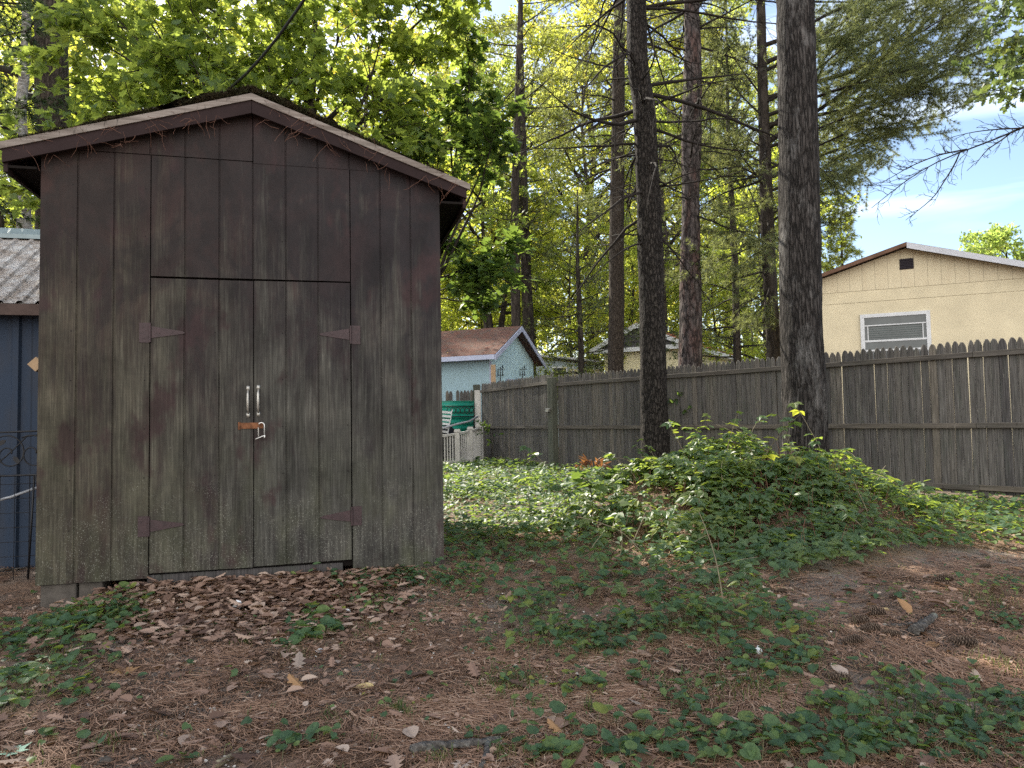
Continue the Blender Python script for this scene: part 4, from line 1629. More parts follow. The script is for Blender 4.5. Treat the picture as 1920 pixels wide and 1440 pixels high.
def sprays(tips, n_leaf, size, tmpl, r, flat=.55, spread=.12):
    """leaves along twigs; tips: list of polylines"""
    m = len(tips)
    idx = r.integers(0, m, n_leaf)
    A = np.array(tips)                      # m,k,3
    k = A.shape[1]
    t = r.uniform(.1, 1, n_leaf) * (k - 1)
    i = np.minimum(t.astype(int), k - 2)
    f = (t - i)[:, None]
    p = A[idx, i] * (1 - f) + A[idx, i + 1] * f
    d = unit(A[idx, i + 1] - A[idx, i])
    out = unit(d + rdir(n_leaf, r) * .9 + np.array([0, 0, -.15]))
    p = p + rdir(n_leaf, r) * spread * r.uniform(0, 1, (n_leaf, 1))
    nrm = unit(rdir(n_leaf, r) * (1 - flat) * 1.4 + np.array([0, 0, flat]))
    sc = size * r.uniform(.6, 1.2, n_leaf)
    # colour drifts by twig, with scatter by leaf
    tw = r.uniform(0, 1, m)[idx]
    rnd = np.clip(tw * .6 + r.uniform(0, .4, n_leaf), 0, 1)
    return scatter_arrays(tmpl, p, frames(nrm, out, r), sc, rnd)


def broadleaf(name, label, loc, H, r0, crown_z, crown_r, n_limb, n_leaf, leaf, tmpl, leaf_m, bark_m, seed, group=None, trunk=None, limb_up=.35, sub=7, tw=5, cat='tree', sidebias=None, subk=1.0, flat=.55, spread=.15, rmin=.004, limbs=None, t0=.22):
    r = np.random.default_rng(seed)
    root = thing(name, label, cat, loc, 0, group)
    tr = np.array(trunk, float) if trunk is not None else np.array([[0, 0, -.1], *[[r.normal() * .012 * H * k / 6, r.normal() * .012 * H * k / 6, H * k / 6] for k in range(1, 7)]])
    seg = np.concatenate([[0], np.cumsum(np.linalg.norm(np.diff(tr, axis=0), axis=1))])

    def at(t):
        return np.array([np.interp(t * seg[-1], seg, tr[:, i]) for i in range(3)])
    sides = 16 if r0 > .08 else 8
    np_obj('trunk', trunk_mesh('trunk', [at(t) for t in np.linspace(0, 1, 24)], lambda t: r0 * (1 - .85 * t) + .01, bark_m, sides, .12, .012, .25, seed), root)
    tubes, tips = [], []
    Ht = tr[-1, 2]
    specs = limbs or []
    if not limbs:
        for k in range(n_limb):
            z = crown_z + (Ht - crown_z) * ((k + r.uniform(0, .8)) / n_limb)
            az = k * 2.4 + r.uniform(-.5, .5)
            if sidebias is not None and r.uniform() < .6:
                az = sidebias + r.normal() * .7
            rel = (z - crown_z) / max(.1, Ht - crown_z)
            L = crown_r * (.55 + .75 * math.sin(math.pi * min(1, rel * .85 + .18))) * r.uniform(.75, 1.15)
            specs.append((z, np.array([math.cos(az), math.sin(az), limb_up + rel * .7]), L))
    for z, d, L in specs:
        s = at(min(.99, z / Ht))
        n = 9
        lm = grow(s, d, L, n, .10, -.012, r)
        rl = max(.012, r0 * .42 * (L / max(crown_r, .1)) ** .8)
        tubes.append((lm, taper(rl, rmin * 1.2, n, .8)))
        for q in range(sub):
            t = t0 + (1 - t0) * (q + r.uniform(0, .8)) / sub
            p, dd = along(lm, min(t, .99))
            dd = dd / np.linalg.norm(dd)
            sd = rdir(1, r)[0] * np.array([1, 1, .55])
            L2 = subk * L * (.52 - .28 * t) * r.uniform(.7, 1.25) + .12
            sb = grow(p, dd * .75 + sd * .95, L2, 6, .13, -.02, r)
            tubes.append((sb, taper(max(rmin * 1.4, rl * .35 * (1 - t * .5)), rmin, 6)))
            tips.append(sb)
            for w in range(tw):
                t2 = .2 + .8 * (w + r.uniform(0, .8)) / tw
                p2, d2 = along(sb, min(t2, .99))
                d2 = d2 / np.linalg.norm(d2)
                L3 = L2 * .45 * r.uniform(.6, 1.2) + .08
                tg = grow(p2, d2 * .7 + rdir(1, r)[0] * np.array([.9, .9, .5]), L3, 6, .12, -.03, r)
                tubes.append((tg, taper(rmin, rmin * .4, 6)))
                tips.append(tg)
    np_obj('branchwork', tubes_mesh('branchwork', tubes, M['branch']), root)
    cr = np_obj('crown', leaf_mesh('crown', [sprays(tips, n_leaf, leaf, tmpl, r, flat, spread)], leaf_m), root)
    return root


def pine(name, label, loc, H, rfun, path, bark_m, seed, dead=(), live=(), sides=28, step=.06, amp=.02, kind='furrow', flare=.35, needles=(22, .10, .004), leaf_m='needle', group=None, twigs=(5, 4), cat='tree', tuft_gap=.10, dead_m='deadtwig', boughs=()):
    """path: control points relative to loc; dead: (n, z0, z1, len, droop); live: (n, z0, z1, len0, len1)"""
    r = np.random.default_rng(seed)
    root = thing(name, label, cat, loc, 0, group)
    path = np.array(path, float)
    np_obj('trunk', trunk_mesh('trunk', path, rfun, M[bark_m], sides, step, amp, flare, seed, kind), root)

    def at(z):
        return np.array([np.interp(z, path[:, 2], path[:, i]) for i in range(3)])

    def rad_at(z):
        return rfun(np.clip(z / path[-1, 2], 0, 1))
    tubes = []
    for n, z0, z1, L0, droop in dead:
        for k in range(n):
            z = r.uniform(z0, z1)
            az = r.uniform(0, 2 * math.pi)
            L = L0 * r.uniform(.25, 1.1)
            d = np.array([math.cos(az), math.sin(az), r.normal() * .25 + droop * .3])
            s = at(z) + np.array([d[0], d[1], 0]) * rad_at(z) * .8
            b = grow(s, d, L, 9, .11, droop * .05 - .015, r)
            rb = .008 + .008 * L * r.uniform(.6, 1.2)
            tubes.append((b, taper(rb, .003, 9)))
            for q in range(int(3 + L * 6)):
                t = r.uniform(.15, .98)
                p, dd = along(b, t)
                dd = dd / np.linalg.norm(dd)
                L2 = L * r.uniform(.12, .45) * (1.1 - t * .6)
                sb = grow(p, dd * .8 + rdir(1, r)[0] * .8, L2, 6, .16, -.05, r)
                tubes.append((sb, taper(max(.003, rb * .4 * (1 - t)), .0018, 6)))
                for w in range(r.integers(1, 4)):
                    p2, d2 = along(sb, r.uniform(.2, .95))
                    tg = grow(p2, d2 / np.linalg.norm(d2) * .8 + rdir(1, r)[0] * .8, L2 * r.uniform(.25, .6), 5, .16, -.05, r)
                    tubes.append((tg, taper(.002, .0014, 5)))
    if tubes:
        np_obj('dead_branchwork', tubes_mesh('dead_branchwork', tubes, M[dead_m]), root)
    specs = []
    for n, z0, z1, La, Lb in live:
        for k in range(n):
            f = (k + r.uniform(0, .9)) / n
            z = z0 + (z1 - z0) * f
            az = k * 2.4 + r.uniform(-.6, .6)
            L = (La + (Lb - La) * f) * r.uniform(.75, 1.1)
            up = -.05 + .5 * f
            specs.append((at(z), np.array([math.cos(az), math.sin(az), up]), L))
    for z, end, k in boughs:                # towards a given end point (relative)
        s = at(z)
        d = np.array(end) - s
        L = np.linalg.norm(d)
        specs.append((s, d / L + np.array([0, 0, .0]), L))
    if specs:
        tubes, tp, td = [], [], []
        for s, d, L in specs:
            b = grow(s, d, L, 10, .055, .012, r)
            rb = .010 + .009 * L
            tubes.append((b, taper(rb, .004, 10, .8)))
            nb = max(4, int(L * twigs[0]))
            for q in range(nb):
                t = .18 + .82 * (q + r.uniform(0, .9)) / nb
                p, dd = along(b, min(.99, t))
                dd = dd / np.linalg.norm(dd)
                sdv = np.cross(dd, np.array([0, 0, 1.0])) * (1 if q % 2 else -1)
                L2 = (L * (.36 - .22 * t) + .15) * r.uniform(.7, 1.3)
                sb = grow(p, dd * .8 + sdv * .8 + rdir(1, r)[0] * .35, L2, 6, .12, .0, r)
                tubes.append((sb, taper(.007, .003, 6)))
                sets = [sb]
                for w in range(twigs[1]):
                    p2, d2 = along(sb, r.uniform(.25, .98))
                    tg = grow(p2, d2 / np.linalg.norm(d2) * .8 + rdir(1, r)[0] * .75, L2 * r.uniform(.3, .55) + .06, 4, .12, .02, r)
                    tubes.append((tg, taper(.003, .002, 4)))
                    sets.append(tg)
                for u_ in sets:
                    l_ = np.linalg.norm(u_[-1] - u_[0])
                    m = max(2, int(l_ / tuft_gap))
                    for t3 in np.linspace(.35 if u_ is sb else .2, .995, m):
                        p3, d3 = along(u_, t3)
                        tp.append(p3)
                        td.append(d3)
        np_obj('branchwork', tubes_mesh('branchwork', tubes, M['branch']), root)
        tp, td = np.array(tp), unit(np.array(td))
        V, L_, C, R = needle_arrays(tp, td, needles[0], needles[1], needles[2], .75, r)
        # whole boughs differ a little: browner or greener
        big = fbm(tp * .8, 2, seed)
        R = np.clip(R * .55 + np.repeat((big - .35) * 1.3, needles[0]) * .6, 0, 1)
        np_obj('needles', mesh_np('needles', V, L_, C, M[leaf_m], attrs={'rnd': R}), root)
    return root


def copy_tree(root, name=None, label=None, loc=None, rotz=0, scale=1.0, group=None):
    c = root.copy()
    COL.objects.link(c)
    if name:
        c.name = name
    c.location = loc
    c.rotation_euler = (0, 0, rotz)
    c.scale = (scale, scale, scale)
    if label:
        c['label'] = label
    if group:
        c['group'] = group
    for ch in [o for o in root.children]:
        k = ch.copy()
        COL.objects.link(k)
        k.parent = c
    return c


def gpt(px, Y):
    """a spot on the ground at distance Y straight below pixel column px (near the horizon row)"""
    d = ray(px, 800)
    x = d[0] * Y / d[1]
    return np.array([x, Y, g1(x, Y)])


def rel_path(pix, Y, base, top=None):
    """trunk centre line through pixels of the photo, all at distance Y"""
    pts = [[0, 0, -.15]]
    for px, py in pix:
        q = P(px, py, Y) - base
        pts.append([q[0], q[1], q[2]])
    if top:
        a, b = np.array(pts[-2]), np.array(pts[-1])
        d = (b - a) / (b[2] - a[2])
        q = b + d * (top - b[2])
        pts.append(list(q))
    return pts


def lin(*st):
    zs, rs = [a for a, _ in st], [b for _, b in st]
    return lambda t: float(np.interp(t, zs, rs))


PG = 'tall pines of the yard and its neighbours'
# T1, the big pine before the fence
b1 = P(1513, 930, 8.55)
b1[2] = g1(b1[0], b1[1])
t1 = pine('pine_tree', 'thick grey furrowed pine trunk in front of the fence, rightmost of the trunks', b1, 17,
          lin((0, .275), (.05, .252), (.25, .232), (.5, .20), (1, .03)), rel_path([(1510, 800), (1503, 600), (1498, 300), (1492, 0)], 8.55, b1, 17), 'bark_grey', 101,
          dead=[(5, 5.9, 8.5, 1.6, .2)], live=[(16, 8.2, 16.8, 3.6, 1.0)], sides=44, step=.035, amp=.019, flare=.42, needles=(14, .11, .011), twigs=(3, 3), tuft_gap=.16, group=PG)
# T2, the dark pine just before the fence, many dead boughs
b2 = P(1229, 870, 11.5)
b2[2] = g1(b2[0], b2[1])
t2 = pine('pine_tree', 'dark kinked pine trunk before the fence with a tangle of bare dead branches', b2, 18,
          lin((0, .235), (.08, .215), (.3, .19), (.45, .165), (1, .03)), rel_path([(1227, 780), (1222, 600), (1218, 400), (1207, 190), (1196, 130), (1194, 0)], 11.5, b2, 18), 'bark_dark', 102,
          dead=[(46, 5.2, 9.4, 3.1, -.25), (22, 3.6, 6.2, 2.1, -.5)], live=[(16, 10.0, 17.6, 3.2, 1.0)], sides=40, step=.045, amp=.02, flare=.2, needles=(14, .11, .012), twigs=(3, 3), tuft_gap=.17, group=PG)
# T3, flaky reddish pine behind the fence
b3 = gpt(1293, 15.0)
t3 = pine('pine_tree', 'flaky reddish grey pine trunk just behind the fence', b3, 19,
          lin((0, .27), (.14, .25), (.3, .205), (.45, .195), (1, .03)), rel_path([(1293, 700), (1296, 600), (1295, 400), (1297, 200), (1297, 0)], 15.0, b3, 19), 'bark_red', 103,
          dead=[(24, 5.0, 10, 2.8, -.3)], live=[(9, 6.5, 11, 1.6, 2.6), (14, 11, 18.6, 3.4, 1.0)], sides=40, step=.05, amp=.034, kind='plate', flare=.15, needles=(14, .11, .013), twigs=(3, 3), tuft_gap=.18, group=PG)
# T4, slim brown pine
b4 = gpt(1155, 18.5)
t4 = pine('pine_tree', 'slim smooth brown pine trunk behind the fence, left of the dark pine', b4, 20,
          lin((0, .225), (.2, .20), (.5, .165), (1, .03)), rel_path([(1155, 700), (1156, 500), (1159, 250), (1162, 0)], 18.5, b4, 20), 'bark_slim', 104,
          dead=[(24, 5.5, 11, 2.4, -.2)], live=[(12, 6.5, 11.5, 1.6, 2.6), (14, 11.5, 19.6, 3.2, 1.0)], sides=30, step=.07, amp=.014, flare=.15, needles=(14, .11, .014), twigs=(3, 3), tuft_gap=.18, group=PG)
# T5, twin trunks beyond
for px, Y, hh, sd, lb, wf_ in ((966, 23, 19, 105, 'left one of the twin dark trunks behind the teal cottage', .16), (988, 24, 20, 106, 'right one of the twin dark trunks behind the teal cottage', .19)):
    b = gpt(px, Y)
    pine('pine_tree', lb, b, hh, lin((0, wf_ * 1.2), (.2, wf_), (.5, wf_ * .8), (1, .03)),
         rel_path([(px + (2 if px < 980 else 4), 640), (px - 1 if px < 980 else px - 6, 400), (px + 6 if px < 980 else px - 12, 150), (px + 12 if px < 980 else px - 12, -100)], Y, b, hh), 'bark_far', sd,
         dead=[(14, 4, 10, 2.2, -.2)], live=[(14, 5.5, 11.5, 1.2, 2.2), (14, 11, 18.6, 3.0, 1.0)], sides=16, step=.12, amp=.014, flare=.2, needles=(12, .12, .016), twigs=(3, 3), tuft_gap=.2, group=PG)
# P6, the pine whose boughs hang over the cream house
b6 = gpt(1452, 15.5)


def bough_end(px, py, Y):
    return P(px, py, Y) - b6


bl_ = []
for z, px, py, Y in ((8.8, 1880, -40, 14.2), (8.0, 1900, 40, 15.0), (7.6, 1830, 70, 13.6), (7.4, 1860, 120, 15.6), (6.9, 1790, 165, 14.4), (6.4, 1700, 215, 14.8), (6.2, 1740, 150, 16.6), (5.9, 1660, 255, 15.6), (5.4, 1640, 330, 14.6), (5.2, 1600, 300, 16.2),
                    (4.8, 1590, 395, 15.0), (7.9, 1640, 60, 13.2), (7.2, 1600, 110, 17.5), (9.2, 1780, -60, 16.0), (8.6, 1680, -30, 14.0),
                    (7.6, 1330, 130, 16.2), (6.9, 1310, 210, 15.8), (6.2, 1330, 300, 17.0), (5.6, 1350, 390, 14.8), (5.0, 1335, 450, 16.4), (4.5, 1370, 520, 15.4), (8.6, 1300, 30, 16.4), (8.0, 1345, 60, 15.6), (7.2, 1290, 160, 17.2), (6.0, 1345, 250, 14.6), (5.6, 1500, 420, 14.4), (5.0, 1385, 340, 17.2), (4.9, 1330, 500, 14.2), (6.6, 1560, 330, 13.6), (7.0, 1760, 60, 17.0), (6.6, 1400, 330, 17.6), (5.3, 1420, 470, 13.8), (4.2, 1400, 560, 16.4), (3.9, 1440, 600, 14.4)):
    bl_.append((z, bough_end(px, py, Y), 0))
t6 = pine('pine_tree', 'bushy green pine whose long needled boughs spread over the cream house roof', b6, 18,
          lin((0, .17), (.3, .14), (.5, .11), (1, .03)), rel_path([(1450, 640), (1440, 450), (1433, 250), (1426, 0)], 15.5, b6, 18), 'bark_far', 107,
          dead=[(12, 3, 8, 2.4, -.3)], live=[(14, 10, 17.6, 3.4, 1.0)], boughs=bl_, sides=20, step=.09, amp=.016, flare=.2, needles=(24, .12, .0075), twigs=(5.5, 5), tuft_gap=.08, group=PG)
# left pine and birch
b7 = gpt(112, 10.6)
pine('pine_tree', 'thick reddish brown pine trunk rising behind the brown shed at the left', b7, 17,
     lin((0, .27), (.3, .235), (.6, .19), (1, .03)), rel_path([(103, 500), (99, 250), (96, 100), (92, -20)], 10.6, b7, 17), 'bark_slim', 108,
     dead=[(8, 4.5, 9, 1.8, 0)], live=[(14, 8.6, 16.6, 3.2, 1.0)], sides=36, step=.05, amp=.018, needles=(14, .11, .012), twigs=(3, 3), tuft_gap=.17, group=PG)
bL = np.array([-8.5, 9.0, 0.0])  # added off-frame to shade the left foreground, bough tips reaching into view
pine('pine_tree', 'feathery blue green pine boughs reaching in at the top left corner', bL, 15, lin((0, .22), (1, .03)), [[0, 0, -.1], [0, .05, 7], [.05, 0, 15]], 'bark_slim', 131,
     dead=[(8, 3.0, 6, 1.8, 0)], live=[(34, 4.2, 14.6, 3.1, 1.2)], sides=20, step=.1, amp=.016, needles=(24, .11, .011), twigs=(4.5, 4), tuft_gap=.10, leaf_m='needle_dark', group=PG)
b8 = gpt(45, 12.2)
broadleaf('birch_tree', 'pale grey birch trunk with dark bands at the left edge', b8, 13, .15, 5.0, 1.6, 14, 3600, .075, T_DIAM, M['lime_leaf'], M['bark_birch'], 109,
          trunk=rel_path([(45, 440), (44, 300), (36, 210), (48, 130), (50, 0)], 12.2, b8, 12), limb_up=.2, sub=5, tw=4)

# ------------------------------------------------------------------ maples behind the shed
b9 = gpt(535, 8.7)


def lim(px, py, Y, z, base):
    e = P(px, py, Y) - base
    s = np.array([0, 0, z])
    d = e - s
    L = np.linalg.norm(d)
    return (z, d / L, L)


ml = [lim(*a, b9) for a in ((210, 60, 8.3, 3.0), (130, 195, 7.8, 2.6), (220, 130, 7.6, 2.8), (260, 20, 8.6, 3.4), (300, 190, 8.0, 2.5), (330, 90, 7.7, 2.9), (400, -40, 8.6, 4.0), (420, 120, 8.4, 2.8), (480, 30, 8.0, 3.6), (560, -60, 9.0, 4.4),
                            (620, 40, 8.4, 3.4), (640, 150, 8.8, 2.7), (700, 70, 9.2, 3.4), (720, 180, 8.6, 2.5), (780, 20, 9.0, 3.8), (820, 130, 9.4, 3.0), (230, 220, 8.6, 2.3), (560, 160, 9.8, 2.8), (380, 190, 9.4, 2.5), (230, -40, 9.0, 4.0), (700, -60, 9.6, 4.4), (480, -120, 8.4, 5.0), (300, -120, 8.8, 5.0))]
maple = broadleaf('maple_tree', 'bright green broad leaved maple overhanging the ridge of the brown shed', b9, 6.6, .085, 2.2, 2.5, 0, 11500, .125, T_MAPLE, M['maple_leaf'], M['bark_far'], 110,
                  trunk=[[0, 0, -.1], [.03, 0, 1.4], [-.02, .05, 2.6], [.10, .05, 3.8], [.32, .1, 5.0], [.38, .1, 6.6]], limbs=ml, sub=8, tw=5, subk=.8, t0=.42, flat=.6, spread=.10)
b10 = gpt(800, 10.0)
ml = [lim(*a, b10) for a in ((900, 170, 9.6, 3.4), (960, 200, 9.4, 3.3), (1030, 235, 9.8, 3.2), (930, 235, 9.4, 3.0), (820, 215, 9.0, 3.1), (760, 200, 9.4, 3.2), (930, 130, 10.2, 3.7), (990, 270, 9.8, 3.0), (700, 240, 9.4, 3.0),
                             (880, 470, 9.6, 3.0), (930, 490, 9.4, 3.1), (960, 510, 9.8, 3.1), (870, 520, 9.9, 2.9), (850, 450, 10.0, 3.0), (905, 530, 10.3, 2.8))]
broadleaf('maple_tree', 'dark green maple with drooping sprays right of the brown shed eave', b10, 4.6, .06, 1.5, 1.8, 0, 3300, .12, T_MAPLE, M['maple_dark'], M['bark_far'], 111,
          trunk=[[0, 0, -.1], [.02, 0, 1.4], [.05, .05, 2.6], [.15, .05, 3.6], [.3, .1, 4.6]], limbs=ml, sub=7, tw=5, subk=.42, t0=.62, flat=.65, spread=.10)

# ------------------------------------------------------------------ the oak off to the right
b11 = np.array([9.6, 9.6, g1(9.6, 9.6)])
oak = thing('oak_tree', 'oak at the right edge reaching in with one leafy bough and one bare drooping branch', 'tree', b11)
np_obj('trunk', trunk_mesh('trunk', [[0, 0, -.1], [.05, 0, 3], [.0, .1, 6], [.1, 0, 10]], lin((0, .24), (1, .1)), M['bark_grey'], 24, .08, .02, .3, 55), oak)
r_ = np.random.default_rng(77)


def thru(pts, n=14):
    pts = np.array(pts)
    s = np.concatenate([[0], np.cumsum(np.linalg.norm(np.diff(pts, axis=0), axis=1))])
    u = np.linspace(0, s[-1], n)
    q = np.stack([np.interp(u, s, pts[:, i]) for i in range(3)], 1)
    q[1:-1] = (q[:-2] + 2 * q[1:-1] + q[2:]) / 4
    return q


bare = []
Yb = 9.0
mainb = thru([np.array([0, 0, 4.3]), P(2010, 205, 9.4) - b11, P(1920, 238, Yb) - b11, P(1850, 268, Yb) - b11, P(1800, 285, Yb) - b11, P(1740, 310, Yb) - b11, P(1690, 345, Yb) - b11, P(1634, 390, Yb) - b11], 22)
bare.append((mainb, taper(.030, .004, 22, .8)))
side = [thru([P(1920, 240, Yb) - b11, P(1860, 243, 8.9) - b11, P(1820, 248, 8.8) - b11, P(1778, 259, 8.8) - b11], 10),
        thru([P(1800, 285, Yb) - b11, P(1790, 310, 9.1) - b11, P(1770, 340, 9.1) - b11, P(1752, 370, 9.1) - b11, P(1698, 413, 9.1) - b11], 12),
        thru([P(1812, 280, Yb) - b11, P(1760, 290, 8.9) - b11, P(1710, 310, 8.9) - b11, P(1650, 345, 8.9) - b11], 12),
        thru([P(1900, 245, Yb) - b11, P(1880, 262, 9.1) - b11, P(1850, 280, 9.1) - b11, P(1828, 310, 9.1) - b11], 8)]
for q in side:
    bare.append((q, taper(.011, .003, len(q))))
for base_, nn, LL in ((mainb, 44, .42), (side[0], 12, .3), (side[1], 12, .25), (side[2], 16, .28), (side[3], 8, .2)):
    for k in range(nn):
        p, d = along(base_, r_.uniform(.36 if base_ is mainb else .12, .99))
        d = d / np.linalg.norm(d)
        s = grow(p, d * .9 + rdir(1, r_)[0] * .8, LL * r_.uniform(.4, 1.1), 7, .22, .01, r_)
        bare.append((s, taper(.0045, .0022, 7)))
        for w in range(3):
            p2, d2 = along(s, r_.uniform(.25, .95))
            s2 = grow(p2, d2 / np.linalg.norm(d2) * .9 + rdir(1, r_)[0] * .8, LL * r_.uniform(.15, .4), 5, .22, 0, r_)
            bare.append((s2, taper(.003, .0018, 5)))
np_obj('bare_branch', tubes_mesh('bare_branch', bare, M['deadtwig']), oak)
lf, tips = [], []
for px, py, Y, z in ((1850, 170, 8.6, 5.2), (1880, 110, 8.8, 5.6), (1830, 110, 9.2, 5.4), (1900, 60, 8.6, 5.9), (1840, 30, 9.0, 6.0), (1905, 10, 9.4, 6.4), (1800, 140, 9.4, 5.2), (1930, 150, 9.2, 5.0), (1870, -40, 9.2, 6.6)):
    e = P(px, py, Y) - b11
    s = np.array([0, 0, z])
    q = thru([s, (s + e) / 2 + np.array([0, 0, .15]), e], 10)
    lf.append((q, taper(.022, .004, 10)))
    for k in range(9):
        p, d = along(q, r_.uniform(.55, .99))
        t = grow(p, d / np.linalg.norm(d) * .8 + rdir(1, r_)[0], r_.uniform(.2, .5), 6, .15, -.05, r_)
        lf.append((t, taper(.004, .002, 6)))
        tips.append(t)
np_obj('bough', tubes_mesh('bough', lf, M['branch']), oak)
np_obj('foliage', leaf_mesh('foliage', [sprays(tips, 1600, .12, T_OAK, r_, .5, .10)], M['oak_leaf']), oak)

# ------------------------------------------------------------------ woodland beyond the fences
WG = 'trees of the woodland beyond the fences'
proto = []
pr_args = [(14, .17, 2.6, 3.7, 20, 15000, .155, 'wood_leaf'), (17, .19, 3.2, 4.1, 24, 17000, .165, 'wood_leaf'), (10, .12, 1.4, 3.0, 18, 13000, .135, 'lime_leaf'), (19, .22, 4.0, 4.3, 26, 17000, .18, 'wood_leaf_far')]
first = {}
wl = [
    # px, Y, prototype, scale, label
    (1008, 31, 2, .9, 'yellow green woodland tree filling the gap right of the twin dark trunks'),
    (1075, 27, 2, .75, 'sunlit yellow tree directly left of the slim brown pine, above the grey lean-to'),
    (1110, 38, 3, 1.0, 'tall pale tree far back left of the slim brown pine'),
    (1190, 30, 2, .85, 'lime green tree between the slim brown and the dark pine, above the dark gable'),
    (1255, 34, 1, 1.0, 'woodland tree far behind the gap between the dark and the flaky pine'),
    (1345, 29, 2, .72, 'low green tree right of the flaky pine, above the red roof'),
    (1405, 36, 3, .95, 'tall woodland tree far behind the bushy pine'),
    (1440, 26, 2, .95, 'small lime tree low beside the thick grey pine trunk'),
    (905, 30, 2, .8, 'woodland tree above the teal cottage roof, left of the twin trunks'),
    (850, 33, 2, .9, 'yellow green tree just right of the brown shed, behind the teal cottage'),
    (930, 40, 3, 1.05, 'tall far tree rising between the shed eave and the twin trunks'),
    (760, 30, 0, .72, 'woodland tree high behind the right slope of the brown shed'),
    (620, 34, 3, .75, 'tall pale tree behind the maple near the shed ridge'),
    (480, 28, 1, .72, 'woodland tree behind the maple directly over the shed peak'),
    (330, 26, 0, .72, 'woodland tree behind the maple over the left slope of the shed'),
    (215, 31, 3, .8, 'tall pale tree between the left pine and the shed roof'),
    (70, 22, 2, 1.15, 'lime yellow tree between the birch and the left pine'),
    (-10, 20, 2, 1.2, 'lime yellow tree at the left edge beside the birch'),
    (20, 30, 3, 1.0, 'tall pale tree far behind the birch'),
    (1310, 42, 3, 1.05, 'tall far tree seen over the flaky pine'),
    (40, 46, 1, 1.7, 'very tall tree far behind the birch and the left pine'),
    (190, 50, 3, 1.6, 'very tall far tree behind the maple, over the left end of the shed roof'),
    (350, 44, 1, 1.65, 'very tall far tree behind the maple, left of the shed peak'),
    (520, 52, 3, 1.65, 'very tall far tree behind the maple, right of the overhead cable'),
    (690, 46, 1, 1.65, 'very tall far tree behind the right half of the maple'),
    (840, 52, 3, 1.6, 'very tall far tree at the right end of the maple crown'),
    (980, 47, 1, 1.6, 'very tall far tree behind the twin dark trunks'),
    (1120, 54, 3, 1.7, 'very tall far tree left of the slim brown pine top'),
    (1230, 45, 1, 1.6, 'very tall far tree between the dark and the flaky pine tops'),
    (1370, 50, 3, 1.55, 'very tall far tree between the flaky and the bushy pine'),
]
for i, (px, Y, k, sc, lb) in enumerate(wl):
    loc = gpt(px, Y)
    if k not in first:
        H, r0, cz, crr, nl, nlf, lsz, lm = pr_args[k]
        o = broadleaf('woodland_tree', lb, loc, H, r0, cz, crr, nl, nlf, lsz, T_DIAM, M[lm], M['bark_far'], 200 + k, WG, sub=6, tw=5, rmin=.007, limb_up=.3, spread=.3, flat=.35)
        o.scale = (sc, sc, sc)
        first[k] = o
    else:
        copy_tree(first[k], None, lb, loc, i * 2.1, sc)
# dark trunked trees standing by the teal cottage
for i, (pix, Y, rr, lb) in enumerate(((((912, 620), (905, 560), (893, 500), (870, 440)), 25, .12, 'leaning dark trunk left of three behind the teal cottage roof'), (((922, 620), (912, 560), (908, 500), (905, 400)), 26, .15, 'straight brown trunk in the middle of three behind the teal cottage roof'), (((938, 620), (946, 570), (952, 520), (962, 430)), 26.5, .17, 'forked dark trunk right of three behind the teal cottage roof'))):
    b = gpt(pix[0][0], Y)
    broadleaf('woodland_tree', lb, b, 10, rr, 5, 2.6, 9, 5000, .17, T_DIAM, M['wood_leaf'], M['bark_far'], 240 + i, WG, trunk=rel_path(pix, Y, b, 10), sub=6, tw=4, rmin=.007, spread=.25, flat=.4)
# small pines in the middle distance, drooping lit boughs
for i, (px, Y, H, lb) in enumerate(((1090, 23, 8.5, 'young pine with drooping golden boughs left of the slim brown pine'), (1385, 20, 13, 'feathery pine with drooping boughs right of the flaky pine'), (1250, 27, 12, 'dark narrow pine standing behind the flaky pine'))):
    b = gpt(px, Y)
    pine('pine_tree', lb, b, H, lin((0, .13), (.6, .08), (1, .02)), [[0, 0, -.1], [.05, 0, H * .4], [0, .05, H * .7], [.05, 0, H]], 'bark_far', 300 + i,
         dead=[(10, 1.5, 5, 2.2, -.3)], live=[(30, 2.0, H - .3, 2.9, .5)], sides=12, step=.15, amp=.01, needles=(12, .15, .015), twigs=(3.2, 3), tuft_gap=.2, leaf_m='needle', group=WG)
# the lit conifer past the cream house and the round tree at the right edge
b = gpt(1592, 36)
pine('conifer_tree', 'sunlit yellow green conifer rising beyond the left end of the cream house', b, 11.6, lin((0, .2), (1, .02)), [[0, 0, -.1], [0, 0, 6], [0, .0, 11.4]], 'bark_far', 320,
     live=[(70, 1.5, 11.2, 2.9, .25)], sides=10, step=.3, amp=.01, needles=(10, .28, .03), twigs=(3.5, 3), tuft_gap=.22, leaf_m='needle_lit')
b = gpt(1905, 48)
broadleaf('woodland_tree', 'round green tree showing over the cream house roof at the right edge', b, 12.2, .2, 3, 4.2, 18, 12000, .26, T_DIAM, M['wood_leaf_far'], M['bark_far'], 330, WG, sub=6, tw=5, rmin=.008, spread=.4, flat=.3)


